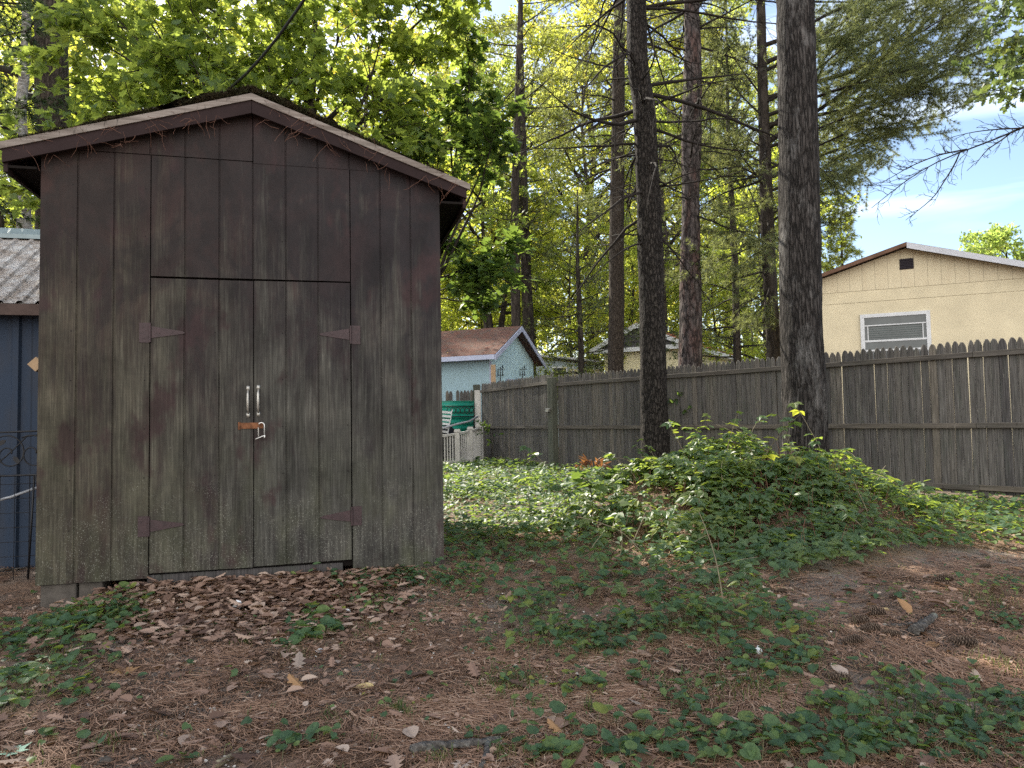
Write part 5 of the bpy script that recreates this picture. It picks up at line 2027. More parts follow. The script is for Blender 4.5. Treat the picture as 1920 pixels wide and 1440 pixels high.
# the far wood: one mass
def far_wood():
    r = np.random.default_rng(9)
    n = 60000
    px = r.uniform(-250, 1490, n)
    Y = r.uniform(48, 85, n)
    x = (px - 960) / FPX * Y
    prof = 9 + 14 * fbm(np.stack([x * .09, Y * .05, x * 0], 1), 3, 4)
    z = r.uniform(0, 1, n) ** .8 * prof
    keep = fbm(np.stack([x * .35, Y * .3, z * .45], 1), 3, 14) > .47
    pos = np.stack([x, Y, z], 1)[keep]
    m = len(pos)
    nrm = unit(rdir(m, r) + np.array([0, 0, .4]))
    rnd = np.clip(fbm(pos * .2, 2, 19) * 1.2 - .2 + r.uniform(0, .4, m), 0, 1)
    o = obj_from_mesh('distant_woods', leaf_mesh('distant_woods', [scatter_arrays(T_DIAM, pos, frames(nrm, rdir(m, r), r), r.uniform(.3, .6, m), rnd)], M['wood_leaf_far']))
    tag(o, kind='stuff')


far_wood()
# ------------------------------------------------------------------ ground cover, litter and small things
r5 = np.random.default_rng(505)


def lay(x, y, dz=0.0):
    return np.stack([x, y, gh(x, y) + dz], 1)


def fence_y(x):
    """distance of the fence line at x"""
    return np.where(x < F0[0], E0[1] + (x - E0[0]) * (F0[1] - E0[1]) / (F0[0] - E0[0]), F0[1] + (x - F0[0]) * fu[1] / fu[0])


def in_shed(x, y, m=.03):
    ca, sa = math.cos(SHED_ROT), math.sin(SHED_ROT)
    u = (x - SL[0]) * ca + (y - SL[1]) * sa
    v = -(x - SL[0]) * sa + (y - SL[1]) * ca
    return (u > -m) & (u < W + m) & (v > -m) & (v < D + m)


def shed_uv(x, y):
    ca, sa = math.cos(SHED_ROT), math.sin(SHED_ROT)
    return (x - SL[0]) * ca + (y - SL[1]) * sa, -(x - SL[0]) * sa + (y - SL[1]) * ca


FX = [-3.0, -.6, -.37, .11, .74, 1.25, 1.7, 2.7, 3.7, 6]
FY = [5.6, 5.0, 4.6, 3.75, 3.5, 3.75, 4.3, 4.9, 5.25, 5.6]


def litter_needles():
    n = 150000
    Y = 1.75 + 6.2 * r5.uniform(0, 1, n) ** 1.7
    x = r5.uniform(-.80, .80, n) * Y
    keep = ~in_shed(x, Y)
    f = fbm(np.stack([x * 1.5, Y * 1.5, x * 0], 1), 3, 61)
    keep &= r5.uniform(0, 1, n) < np.clip((f - .30) * 4.5, .10, 1)
    x, Y = x[keep], Y[keep]
    n = len(x)
    a = r5.uniform(0, 2 * np.pi, n) + 0
    cl = fbm(np.stack([x * 3, Y * 3, x * 0], 1), 2, 65) * 9
    a = np.where(r5.uniform(size=n) < .6, cl + r5.normal(size=n) * .5, a)
    L = r5.uniform(.05, .12, n)
    bend = r5.normal(size=n) * .5
    w = .0009 + .0004 * r5.uniform(size=n) + .00012 * Y
    lift = r5.uniform(.001, .014, n)
    pts = []
    p = np.stack([x, Y], 1)
    ang = a.copy()
    P0 = [p]
    for k in range(2):
        p = p + np.stack([np.cos(ang), np.sin(ang)], 1) * (L / 2)[:, None]
        ang = ang + bend
        P0.append(p)
    V = []
    for k, q in enumerate(P0):
        z = gh(q[:, 0], q[:, 1]) + .004 + lift * (1.0 if k == 1 else r5.uniform(.2, 1.2, n))
        t = np.stack([-np.sin(a + bend * k * .5), np.cos(a + bend * k * .5)], 1)
        for s in (-1, 1):
            V.append(np.column_stack([q + t * (s * w)[:, None], z + s * .0004]))
    V = np.stack(V, 1).reshape(-1, 3)
    b = (np.arange(n) * 6)[:, None]
    Lp = np.concatenate([b + np.array([[0, 1, 3, 2]]), b + np.array([[2, 3, 5, 4]])], 1).reshape(-1)
    rnd = np.clip(np.repeat(r5.uniform(0, 1, n), 2) * .7 + np.repeat(f[keep], 2) * .3, 0, 1)
    o = obj_from_mesh('pine_needle_litter', mesh_np('pine_needle_litter', V, Lp, np.full(2 * n, 4), M['dry_needle'], attrs={'rnd': rnd}))
    tag(o, kind='stuff')


litter_needles()


def dead_leaves():
    parts = []

    def some(x, y, lo, hi, dz, tilt, hues=(0, 1)):
        k = ~in_shed(x, y, -.02)
        x, y = x[k], y[k]
        n = len(x)
        if not n:
            return
        p = lay(x, y, r5.uniform(.006, dz, n))
        nr = unit(rdir(n, r5) * tilt + np.array([0, 0, 1.0]))
        R = frames(nr, rdir(n, r5), r5)
        sc = r5.uniform(lo, hi, n)
        rnd = r5.uniform(hues[0], hues[1], n)
        kind = r5.integers(0, 4, n)
        for q, T in enumerate((T_OAK, T_OAKB, T_CURL, T_OVATE)):
            s = kind == q
            if s.any():
                parts.append(scatter_arrays(T, p[s], R[s], sc[s], rnd[s]))
    # the drift before the doors
    n = 2500
    u = r5.normal(1.25, .55, n)
    v = -np.abs(r5.normal(0, .50, n)) - .02
    k = (u > .1) & (u < 2.2) & (v > -1.15)
    u, v = u[k], v[k]
    ca, sa = math.cos(SHED_ROT), math.sin(SHED_ROT)
    some(SL[0] + u * ca - v * sa, SL[1] + u * sa + v * ca, .04, .095, .04, .26, (0, .95))
    # thin scatter over the yard
    n = 750
    Y = 1.9 + 5 * r5.uniform(0, 1, n) ** 1.4
    some(r5.uniform(-.75, .75, n) * Y, Y, .04, .10, .02, .35)
    n = 160                                   # left foreground scraps
    some(r5.uniform(-1.9, -.4, n), r5.uniform(2.0, 3.6, n), .03, .08, .02, .4, (.2, 1))
    n = 500                                   # among the green carpet
    some(r5.uniform(-.6, 5.5, n), r5.uniform(3.6, 8, n), .05, .10, .03, .4, (.1, .9))
    for cx, cyy, sx, sy, n in ((-1.5, 3.95, .75, .38, 2600), (.2, 3.2, 1.6, .9, 1500), (2.0, 3.4, 1.2, .7, 900)):     # crumbled bits
        some(r5.normal(cx, sx, n), np.maximum(1.9, r5.normal(cyy, sy, n)), .012, .038, .02, .5, (.0, 1))
    o = obj_from_mesh('leaf_litter', leaf_mesh('leaf_litter', parts, M['litter']))
    tag(o, kind='stuff')


dead_leaves()


def crumbs():
    """pale chips and grit, thickest at the left foot of the shed"""
    n = 2600
    c = G(215, 1128)
    x = np.concatenate([r5.normal(c[0], .30, 1300), r5.uniform(-1.8, -.8, 500), r5.uniform(-1.6, 1.6, 800)])
    y = np.concatenate([r5.normal(c[1], .13, 1300), r5.uniform(1.9, 2.7, 500), r5.uniform(2, 4.5, 800)])
    k = ~in_shed(x, y)
    x, y = x[k], y[k]
    n = len(x)
    p = lay(x, y, .008)
    T = _tmpl([(0, 0), (.4, .2), (.5, .6), (.2, .9), (0, 1)], .3, .1)
    o = obj_from_mesh('pale_grit', leaf_mesh('pale_grit', [scatter_arrays(T, p, frames(unit(rdir(n, r5) * .6 + np.array([0, 0, 1])), rdir(n, r5), r5), r5.uniform(.004, .013, n), r5.uniform(0, 1, n))], leafmat('pale_chip', [(0, (.14, .12, .10)), (.5, (.34, .31, .27)), (1, (.62, .60, .56))], (.3, .3, .3), .02, .9)))
    tag(o, kind='stuff')


crumbs()


T_OVB = _tmpl([(0, 0), (.06, .04), (.26, .2), (.33, .42), (.22, .68), (.08, .86), (0, 1.0)], .22, .25)
T_WIDE = _tmpl([(0, .1), (.2, -.02), (.42, .1), (.52, .38), (.4, .62), (.24, .72), (.2, .86), (0, .92)], -.15, -.22)


def cover():
    parts = []

    stems = []

    def put(x, y, size, hmax, tmpl, flat=.72, hue=(0, .85)):
        k = ~in_shed(x, y) & (y < fence_y(x) - .10)
        x, y = x[k], y[k]
        n = len(x)
        if not n:
            return
        cl = fbm(np.stack([x * 2.2, y * 2.2, x * 0], 1), 3, 71)
        p = lay(x, y, 0)
        hm = hmax * (.35 + 1.0 * np.clip((cl - .3) * 2.4, 0, 1))
        p[:, 2] += .012 + hm * r5.uniform(.1, 1, n) ** .8
        nr = unit(rdir(n, r5) * (1 - flat) * 1.1 + np.array([0, -.05, flat]))
        sc = size * (.38 + .95 * r5.uniform(0, 1, n) ** 1.3)
        rnd = np.clip(hue[0] + (hue[1] - hue[0]) * (.75 * r5.uniform(size=n) ** 1.3 + .6 * (cl - .2)), 0, 1)
        Rm = frames(nr, rdir(n, r5), r5)
        pick = r5.uniform(size=n)
        for T, lo, hi in ((tmpl, 0, .58), (T_OVB, .58, .74), (T_WIDE, .74, .88), (T_SLIM, .88, .94), (T_MAPLE, .94, 1.01)):
            k = (pick >= lo) & (pick < hi)
            if k.any():
                parts.append(scatter_arrays(T, p[k], Rm[k], sc[k] * (.85 if T is not tmpl else 1), rnd[k]))
        for i in range(n):
            if y[i] < 4.2 and pick[i] < .75:
                q = p[i]
                b = q - Rm[i][:, 1] * sc[i] * r5.uniform(.3, .8)
                b[2] = q[2] - hm[i] * .9 - .02
                stems.append((np.stack([b, (b + q) / 2 + np.array([0, 0, .008]), q]), np.array([.0014, .0012, .001])))

    # the carpet behind and beside the mound
    n = 29000
    x = r5.uniform(-1.7, 6.2, n)
    y = r5.uniform(3.3, 11.5, n)
    f = fbm(np.stack([x * 1.3, y * 1.3, x * 0], 1), 3, 81)
    edge = y - np.interp(x, FX, FY)
    bare = np.exp(-(((x - .12) / .40) ** 2 + ((y - 5.0) / .55) ** 2))       # the needle path beside the shed
    pr = np.clip(edge / .55 + (f - .5) * 2.0, 0, 1) * (1 - .88 * bare)
    pr *= np.where(edge < .9, .75, 1)
    k = r5.uniform(size=n) < pr
    x, y = x[k], y[k]
    half = r5.uniform(size=len(x)) < .62
    put(x[half], y[half], .066, .13, T_OVATE)
    put(x[~half], y[~half], .066, .10, T_HEART)
    # far part, under the fence
    n = 12000
    x = r5.uniform(-2.8, 2.5, n)
    y = r5.uniform(9.5, 17.3, n)
    put(x, y, .10, .16, T_OVATE)
    # patches of the foreground: pixel centre, half sizes, leaves, leaf size, height, shape
    for px, py, rx, ry, n, size, h, T in (
            (70, 1195, 120, 45, 420, .066, .08, T_HEART), (200, 1165, 60, 30, 170, .066, .09, T_HEART), (60, 1270, 90, 40, 190, .058, .06, T_HEART), (150, 1300, 40, 25, 45, .045, .05, T_HEART), (20, 1325, 40, 30, 40, .045, .05, T_HEART),
            (735, 1082, 100, 14, 420, .055, .10, T_OVATE), (860, 1085, 50, 32, 200, .052, .12, T_OVATE), (700, 1140, 50, 18, 70, .050, .07, T_OVATE), (590, 1165, 35, 18, 50, .072, .06, T_HEART), (560, 1195, 30, 14, 36, .072, .05, T_HEART), (625, 1185, 24, 12, 30, .070, .06, T_HEART),
            (800, 1160, 30, 14, 22, .05, .05, T_OVATE), (890, 1180, 26, 18, 22, .045, .05, T_OVATE), (920, 1215, 18, 14, 12, .045, .05, T_HEART), (545, 1400, 50, 22, 18, .055, .05, T_HEART), (620, 1395, 40, 18, 14, .045, .05, T_HEART), (700, 1330, 30, 14, 8, .035, .03, T_HEART), (790, 1325, 20, 10, 8, .04, .03, T_HEART), (885, 1372, 30, 14, 12, .04, .04, T_HEART),
            (960, 1285, 50, 26, 60, .038, .05, T_OVATE), (1090, 1290, 45, 18, 44, .055, .05, T_HEART), (1195, 1275, 20, 16, 16, .05, .05, T_HEART), (1040, 1205, 90, 30, 190, .064, .10, T_OVATE), (1150, 1190, 90, 34, 230, .068, .12, T_OVATE), (1330, 1180, 125, 42, 420, .070, .15, T_OVATE), (1440, 1150, 65, 34, 190, .070, .14, T_OVATE), (1010, 1150, 60, 30, 140, .064, .09, T_OVATE),
            (1290, 1330, 60, 35, 70, .052, .08, T_OVATE), (1430, 1260, 70, 30, 90, .050, .06, T_HEART), (1490, 1235, 55, 28, 80, .052, .06, T_HEART), (1370, 1245, 30, 14, 24, .042, .04, T_HEART), (1490, 1165, 40, 18, 30, .045, .05, T_HEART),
            (1180, 1400, 140, 44, 105, .056, .07, T_HEART), (1010, 1410, 60, 28, 40, .055, .05, T_HEART), (1360, 1400, 120, 40, 105, .058, .08, T_HEART), (1520, 1400, 120, 38, 120, .058, .08, T_HEART), (1650, 1395, 100, 36, 150, .055, .09, T_HEART), (1810, 1375, 130, 65, 330, .052, .12, T_OVATE), (1900, 1330, 40, 50, 120, .05, .10, T_OVATE),
            (1560, 1330, 60, 20, 50, .052, .06, T_HEART), (1680, 1310, 40, 18, 26, .052, .05, T_HEART), (1650, 1265, 40, 16, 20, .045, .04, T_HEART), (1760, 1290, 22, 12, 10, .055, .05, T_HEART), (1900, 1170, 45, 22, 120, .048, .09, T_OVATE), (1870, 1100, 70, 26, 150, .046, .09, T_OVATE), (1700, 1115, 60, 22, 60, .046, .05, T_OVATE), (1690, 1290, 26, 12, 16, .05, .05, T_HEART),
            (80, 1400, 30, 10, 5, .05, .03, T_HEART), (360, 1430, 30, 10, 8, .055, .05, T_HEART), (440, 1115, 30, 8, 6, .05, .03, T_HEART), (335, 1195, 20, 12, 10, .05, .05, T_HEART)):
        c = G(px, py)
        ex = abs(G(px + rx, py)[0] - c[0])
        ey = abs(G(px, py - ry)[1] - G(px, py + ry)[1]) / 2
        n = int(n * .85)
        a, q = r5.uniform(0, 2 * np.pi, n), np.sqrt(r5.uniform(0, 1, n)) * (1.1 + .4 * r5.normal(size=n))
        put(c[0] + ex * q * np.cos(a), c[1] + ey * q * np.sin(a), size * .86, h * .75, T, .72, (0, .95))
    # sparse strays
    n = 260
    Y = r5.uniform(2.0, 5, n)
    put(r5.uniform(-.7, .75, n) * Y, Y, .035, .04, T_HEART)
    o = obj_from_mesh('ground_cover', leaf_mesh('ground_cover', parts, M['ivy']))
    tag(o, kind='stuff')
    o = obj_from_mesh('ground_cover_stems', tubes_mesh('ground_cover_stems', stems, M['stem']))
    tag(o, kind='stuff')


cover()


def grass():
    """wisps of grass"""
    Vs, n_tot, Rn = [], 0, []

    def tuft(x, y, n, L, spread):
        nonlocal n_tot
        a = r5.uniform(0, 2 * np.pi, n)
        x = x + r5.normal(size=n) * spread
        y = y + r5.normal(size=n) * spread
        z = gh(x, y)
        ln = L * r5.uniform(.5, 1.2, n)
        out = r5.uniform(.25, .9, n)
        w = .0017
        q = []
        for k, (h, o_) in enumerate(((0, 0), (.55, .35), (.8, 1.0))):
            px_, py_ = x + np.cos(a) * out * ln * o_, y + np.sin(a) * out * ln * o_
            ww = w * (1, .9, .1)[k]
            for s in (-1, 1):
                q.append(np.stack([px_ - np.sin(a) * ww * s, py_ + np.cos(a) * ww * s, z + ln * h * (1.1 - out * .5)], 1))
        Vs.append(np.stack(q, 1).reshape(-1, 3))
        n_tot += n
        Rn.append(np.repeat(r5.uniform(0, 1, n), 2))
    for px, py, n, L, s in ((745, 1335, 60, .06, .016), (760, 1345, 40, .05, .02), (1110, 1335, 60, .06, .02), (950, 1290, 130, .06, .06), (985, 1275, 120, .05, .06), (620, 1350, 50, .04, .04), (470, 1200, 60, .05, .05), (560, 1230, 60, .04, .05), (200, 1400, 50, .05, .03), (820, 1425, 60, .05, .03), (1300, 1290, 120, .06, .08), (1420, 1300, 160, .07, .09), (1000, 1330, 60, .05, .05), (1640, 1330, 90, .06, .06), (1760, 1340, 140, .07, .08), (1880, 1250, 90, .06, .07), (1850, 1130, 120, .07, .10), (60, 1300, 70, .06, .06), (130, 1230, 80, .07, .06), (690, 1180, 60, .05, .05), (940, 1420, 50, .05, .03), (1480, 1210, 80, .05, .07), (1120, 1220, 110, .06, .10), (1250, 1180, 140, .07, .12), (520, 1170, 40, .04, .05)):
        c = G(px, py)
        tuft(c[0], c[1], n, L, s)
    for k in range(140):
        y = r5.uniform(2, 5.5)
        tuft(r5.uniform(-.7, .75) * y, y, 7, .045, .03)
    V = np.vstack(Vs)
    b = (np.arange(n_tot) * 6)[:, None]
    Lp = np.concatenate([b + np.array([[0, 1, 3, 2]]), b + np.array([[2, 3, 5, 4]])], 1).reshape(-1)
    o = obj_from_mesh('grass', mesh_np('grass', V, Lp, np.full(2 * n_tot, 4), M['grass'], attrs={'rnd': np.concatenate(Rn)}))
    tag(o, kind='stuff')


grass()


# ------------------------------------------------------------------ the bramble mound
def trifoliate(p, R, sc, rnd):
    parts = []
    for ang, k in ((0, 1.0), (1.15, .8), (-1.15, .8)):
        c, s = math.cos(ang), math.sin(ang)
        Q = np.array([[c, -s, 0], [s, c, 0], [0, 0, 1.0]])
        parts.append(scatter_arrays(T_OVB, p, R @ Q, sc * k, rnd))
    return parts


T_OVB = _tmpl([(0, 0), (.06, .04), (.26, .2), (.33, .42), (.22, .68), (.08, .86), (0, 1.0)], .22, .25)


def bramble():
    root = thing('bramble_bush', 'waist high mound of leafy brambles in front of the fence and the thick pine', 'bush', (2.1, 6.75, g1(2.1, 6.75)))
    o3 = np.array(root.location)
    parts, canes, dry = [], [], []
    n = 11500
    x = r5.normal(2.05, 1.15, n)
    y = r5.normal(6.2, 1.05, n)
    m = np.exp(-(((x - 2.1) / 1.7) ** 2 + ((y - 6.5) / 1.5) ** 2))
    cl0 = fbm(np.stack([x * 2.4, y * 2.4, x * 0], 1), 3, 93)
    k = (r5.uniform(size=n) < (.25 + m) * np.clip((cl0 - .30) * 5, .12, 1)) & (y < fence_y(x) - .15) & (y > np.interp(x, FX, FY) + .15) & (np.hypot(x - b1[0], y - b1[1]) > .35) & (np.hypot(x - b2[0], y - b2[1]) > .3)
    x, y, m = x[k], y[k], m[k]
    n = len(x)
    p = lay(x, y, 0)
    cl = fbm(np.stack([x * 1.9, y * 1.9, x * 0], 1), 3, 91)
    p[:, 2] += .05 + (.03 + .26 * m * np.clip((cl - .28) * 2.6, .1, 1.2)) * r5.uniform(.25, 1, n)
    nr = unit(rdir(n, r5) * .30 + np.array([0, -.06, .9]) + np.stack([(x - 2.1) * .12, (y - 6.75) * .12, x * 0], 1))
    R = frames(nr, rdir(n, r5), r5)
    rnd = np.clip(.55 * r5.uniform(size=n) + .8 * (cl - .25), 0, 1)
    parts += trifoliate(p, R, .038 + .062 * r5.uniform(0, 1, n) ** 1.4, rnd)
    for k in range(70):
        a = np.array([r5.normal(2.1, .8), r5.normal(6.5, .75)])
        if a[1] > fence_y(np.array([a[0]]))[0] - .4 or a[1] < float(np.interp(a[0], FX, FY)) + .2:
            continue
        s = np.array([a[0], a[1], g1(*a) - .02])
        c = grow(s, (r5.normal() * .6, r5.normal() * .5 - .15, 1.0), r5.uniform(.35, .8), 12, .06, -.10, r5)
        canes.append((c, taper(.005, .002, 12)))
        for q in range(6):
            pp, dd = along(c, r5.uniform(.35, .98))
            parts += trifoliate(pp[None] + rdir(1, r5) * .03, frames(unit(rdir(1, r5) * .4 + np.array([[0, -.1, 1.0]])), rdir(1, r5), r5), np.array([r5.uniform(.06, .11)]), r5.uniform(.2, 1, 1))
    # long pale canes leaning out at the front
    for (ax, ay), (bx_, by_) in (((1160, 1055), (1163, 990)), ((1170, 1050), (1210, 960)), ((1100, 1040), (1130, 1000)), ((1275, 1090), (1420, 1045)), ((1420, 1030), (1270, 1060)), ((1355, 1000), (1310, 960))):
        s = G(ax, ay)
        e = P(bx_, by_, s[1] + .1)
        c = np.array([s * (1 - t) + e * t + np.array([.02, 0, .03]) * math.sin(t * 3.1) for t in np.linspace(-.05, 1, 10)])
        canes.append((c, taper(.0042, .002, 10)))
    # dry brown stems standing under the leaves
    for k in range(900):
        a = np.array([r5.normal(2.1, .65), r5.normal(6.05, .42)])
        s = np.array([a[0], a[1], g1(*a) - .02])
        dry.append((grow(s, (r5.normal() * .3, r5.normal() * .3, 1), r5.uniform(.10, .30), 5, .12, -.03, r5), taper(.0028, .0014, 5)))
    V, L, C, R_ = join_arrays(parts)
    obj_from_mesh('foliage', mesh_np('foliage', V - o3, L, C, M['bramble'], attrs={'rnd': R_}), root)
    for a, b in canes:
        obj_from_mesh('cane', tubes_mesh('cane', [(a - o3, b)], M['cane']), root)
    obj_from_mesh('dry_stem_tangle', tubes_mesh('dry_stem_tangle', [(a - o3, b) for a, b in dry], M['rustneedle']), root)


bramble()


def seedling(name, label, cat, base, stem_to, leaves, tmpl, size, mat_='bramble', stem='branch', spread=.12, flat=.75, seed=1, tri=False, grp=None):
    r = np.random.default_rng(seed)
    root = thing(name, label, cat, tuple(base), 0, grp)
    e = np.array(stem_to) - np.array(base)
    s = np.array([e * t + np.array([.04, 0, 0]) * math.sin(3 * t) for t in np.linspace(0, 1, 9)])
    tubes = [(s, taper(.007, .003, 9))]
    tips = []
    for k in range(6):
        p, d = along(s, r.uniform(.55, .99))
        t = grow(p, rdir(1, r)[0] * np.array([1, 1, .3]) + np.array([0, 0, .25]), spread * r.uniform(.8, 1.8), 6, .12, -.05, r)
        tubes.append((t, taper(.003, .0015, 6)))
        tips.append(t)
    obj_from_mesh('stem', tubes_mesh('stem', tubes, M[stem]), root)
    obj_from_mesh('foliage', leaf_mesh('foliage', [sprays(tips, leaves, size, tmpl, r, flat, .04)], M[mat_]), root)
    return root


def at_px(px, py, Y):
    q = P(px, py, Y)
    return np.array([q[0], q[1], g1(q[0], q[1])]), q


for args in ((1300, 795, 9.2, 34, T_OVATE, .11, 'low leafy shoot spreading in front of the fence right of the dark pine', .26),
             (1375, 845, 8.0, 26, T_OVATE, .10, 'leafy shoot topping the bramble mound left of the thick pine', .22)):
    b, q = at_px(args[0], args[1], args[2])
    seedling('leafy_shoot', args[6], 'plant', b, q, args[3], args[4], args[5], spread=args[7], seed=int(args[0]))
b, q = at_px(1100, 900, 5.9)
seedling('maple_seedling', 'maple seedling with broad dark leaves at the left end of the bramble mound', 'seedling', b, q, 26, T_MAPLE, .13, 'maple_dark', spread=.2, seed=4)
b, q = at_px(1725, 905, 7.2)
seedling('leafy_shoot', 'pale leafy shoot standing before the fence right of the thick pine', 'plant', b, q, 30, T_OVATE, .09, spread=.18, seed=8)
b, q = at_px(1640, 945, 6.6)
seedling('leafy_shoot', 'leafy shoot at the right foot of the bramble mound', 'plant', b, q, 28, T_OVATE, .09, spread=.18, seed=12)
b, q = at_px(1110, 862, 12.6)
seedling('dead_fern', 'rust brown dead fern drooping before the fence foot', 'fern', b, q, 110, T_SLIM, .12, 'rustfern', spread=.26, flat=.2, seed=5)
# a creeper on the fence
b, q = at_px(1300, 735, 10.9)
b[1] = q[1] = float(fence_y(np.array([q[0]]))[0]) - .09
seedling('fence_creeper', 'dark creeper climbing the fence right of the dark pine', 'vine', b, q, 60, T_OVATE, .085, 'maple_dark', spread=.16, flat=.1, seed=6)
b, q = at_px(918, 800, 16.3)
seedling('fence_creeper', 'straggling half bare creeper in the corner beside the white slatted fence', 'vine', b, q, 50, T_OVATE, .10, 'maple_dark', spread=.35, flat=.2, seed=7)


# ------------------------------------------------------------------ pine cones
def cone_mesh():
    r = np.random.default_rng(3)
    L, R = .13, .021
    core = MB()
    prof = [(-.5, .3), (-.42, .75), (-.2, 1.0), (.1, .9), (.35, .6), (.5, .15)]
    core.tube([(0, t * L, 0) for t, _ in prof], [R * q * .75 for _, q in prof], 8)
    sc = MB()
    N = 74
    for k in range(N):
        t = k / (N - 1)
        a = k * 2.39996
        y = (t - .5) * L * .96
        rr = R * float(np.interp(t - .5, [p[0] for p in prof], [p[1] for p in prof]))
        w, ln = .0085 * (.6 + .6 * math.sin(math.pi * min(1, t + .12))), .019 * (.55 + .6 * math.sin(math.pi * min(1, t + .1)))
        rd = Vector((math.cos(a), .75 - .9 * (1 - t) * .6, math.sin(a))).normalized()
        tg = Vector((-math.sin(a), 0, math.cos(a)))
        up = rd.cross(tg)
        o = Vector((math.cos(a) * rr * .45, y, math.sin(a) * rr * .45))
        v = [o - tg * w * .4, o + tg * w * .4, o + rd * ln * .75 + tg * w, o + rd * ln + up * .001, o + rd * ln * .75 - tg * w]
        v += [q + up * .0028 for q in v]
        sc.add(v, [(0, 1, 2, 3, 4), (9, 8, 7, 6, 5), (0, 5, 6, 1), (1, 6, 7, 2), (2, 7, 8, 3), (3, 8, 9, 4), (4, 9, 5, 0)])
    return core, sc


core_, scl_ = cone_mesh()
cone0 = thing('pine_cone', '', 'cone')
M['cone'] = M['cone']
co1 = core_.build('core', M['cone'], cone0, True)
tconm = NT('pine_cone_scales')
yy_ = tconm.noise(90, 3, .6, tconm.coord())
co2 = scl_.build('scales', tconm.done(tconm.bsdf(tconm.ramp(yy_, [(.3, (.045, .030, .022)), (.5, (.10, .068, .048)), (.68, (.26, .20, .15))]), .8, .25)), cone0)
CG = 'open pine cones fallen on the needles'
cones = [(1022, 1240, 1.4, .55, 'upright dark pine cone alone on bare needles below the middle of the yard'),
         (1272, 1264, .5, .62, 'stubby dark pine cone among dry grass left of the leafy ground cover patch'),
         (208, 1342, .3, .5, 'small dark pine cone in the left foreground'),
         (1506, 1193, -.2, .75, 'pine cone lying alone left of the cone cluster'),
         (1598, 1210, .1, .95, 'long pine cone below the cone cluster, nearest to the camera of the cluster'),
         (1612, 1172, .35, 1.05, 'pine cone at the left end of the cluster by the stub of wood'),
         (1640, 1158, .05, 1.1, 'pine cone lying topmost at the back of the cluster'),
         (1632, 1187, .2, 1.0, 'pine cone in the middle of the cluster'),
         (1672, 1194, -.4, .8, 'paler pine cone at the right end of the cluster, touching the stub of wood'),
         (1806, 1214, -.3, 1.15, 'large brown pine cone right of the stub of wood'),
         (1572, 1281, -.5, 1.0, 'brown pine cone beside the round leaves in the right foreground'),
         (1848, 1067, .1, .8, 'small dark pine cone far right near the green carpet'),
         (1768, 1094, -.1, 1.2, 'dark pine cone at the edge of the green carpet with a green leaf on it'),
         (1682, 1126, .3, 1.0, 'dark pine cone behind the cluster at the edge of the ground cover'),
         (1466, 1113, .2, .7, 'pine cone half under the ground cover at the foot of the bramble mound'),
         (1362, 1237, .6, .8, 'pine cone with pale scales beside the small leaf patch in the middle right'),
         (1576, 1308, -.9, .8, 'dark pine cone under round leaves in the right foreground'),
         (760, 1133, .1, .6, 'dark flat pine cone on the needles before the right door'),
         (955, 1178, .3, .6, 'pine cone half buried left of the ground cover')]
for i, (px, py, rz_, s, lb) in enumerate(cones):
    q = G(px, py)
    if i == 0:
        c = cone0
    else:
        c = cone0.copy()
        COL.objects.link(c)
        for k in (co1, co2):
            d = k.copy()
            COL.objects.link(d)
            d.parent = c
    c.location = (q[0], q[1], q[2] + .024 * s)
    c.rotation_euler = (0.08 if i else 1.25, r5.uniform(0, 3), rz_ + 1.57)
    s *= .78
    c.scale = (s, s, s)
    c['label'] = lb
    c['category'] = 'pine cone'
    c['group'] = CG


# ------------------------------------------------------------------ sticks, leaves and scraps one can point at
def stick(label, pix, r0, r1, mat_='stickbark', side=None, name='fallen_stick', lift=0.0, grp=None):
    pts = [G(*q) for q in pix]
    pts = thru(np.array(pts), 14)
    rr = taper(r0, r1, 14)
    pts[:, 2] += rr * .7 + lift
    pts[1:-1] += r5.normal(size=(12, 3)) * r0 * .12
    mb = MB()
    mb.tube(pts, rr, 10)
    if side:
        sp = thru(np.array([G(*q) for q in side]), 8)
        sp[:, 2] += r1 * .7 + lift
        mb.tube(sp, taper(r1 * .8, r1 * .55, 8), 8)
    o = mb.build(name, M[mat_], None, True)
    return tag(o, label, 'stick', grp)


stick('thick grey lichen spotted forked stick at the bottom edge', ((772, 1418), (840, 1408), (940, 1396)), .020, .016, side=((915, 1402), (912, 1425), (900, 1450)))
stick('short pale broken stub of wood beside the pine cones', ((1712, 1193), (1735, 1175), (1752, 1160)), .026, .018)
stick('pale rotten chip of wood under the pine cone cluster', ((1640, 1178), (1680, 1176), (1720, 1172)), .011, .008)
stick('thin dry twig lying right of the drifted leaves before the shed', ((840, 1232), (862, 1210), (858, 1185)), .0035, .002, 'rustneedle')
stick('thin pale twig slanting down from the yellow leaf', ((770, 1300), (790, 1285), (815, 1262)), .002, .0015, 'cane')
stick('grey curved twig at the left edge among small leaves', ((0, 1328), (40, 1300), (62, 1297)), .010, .006)
stick('grey twig with a knob right of the left leaf patch', ((75, 1278), (95, 1295), (108, 1306)), .006, .003)
stick('pale curled bark strip at the bottom left', ((405, 1440), (430, 1425), (455, 1408)), .012, .006, 'cane')
stick('knotty pale lichen twig at the bottom left', ((360, 1398), (395, 1396), (425, 1405)), .008, .005)
stick('pale twig end beside the ground cover in the middle', ((900, 1202), (920, 1197), (940, 1188)), .010, .004, 'cane')
stick('thin brown twig pointing right in the middle of the needles', ((1118, 1270), (1140, 1260), (1165, 1248)), .005, .003, 'rustneedle')
stick('straight pale twig left of the stubby dark cone', ((1215, 1278), (1240, 1274), (1258, 1272)), .003, .002, 'cane')
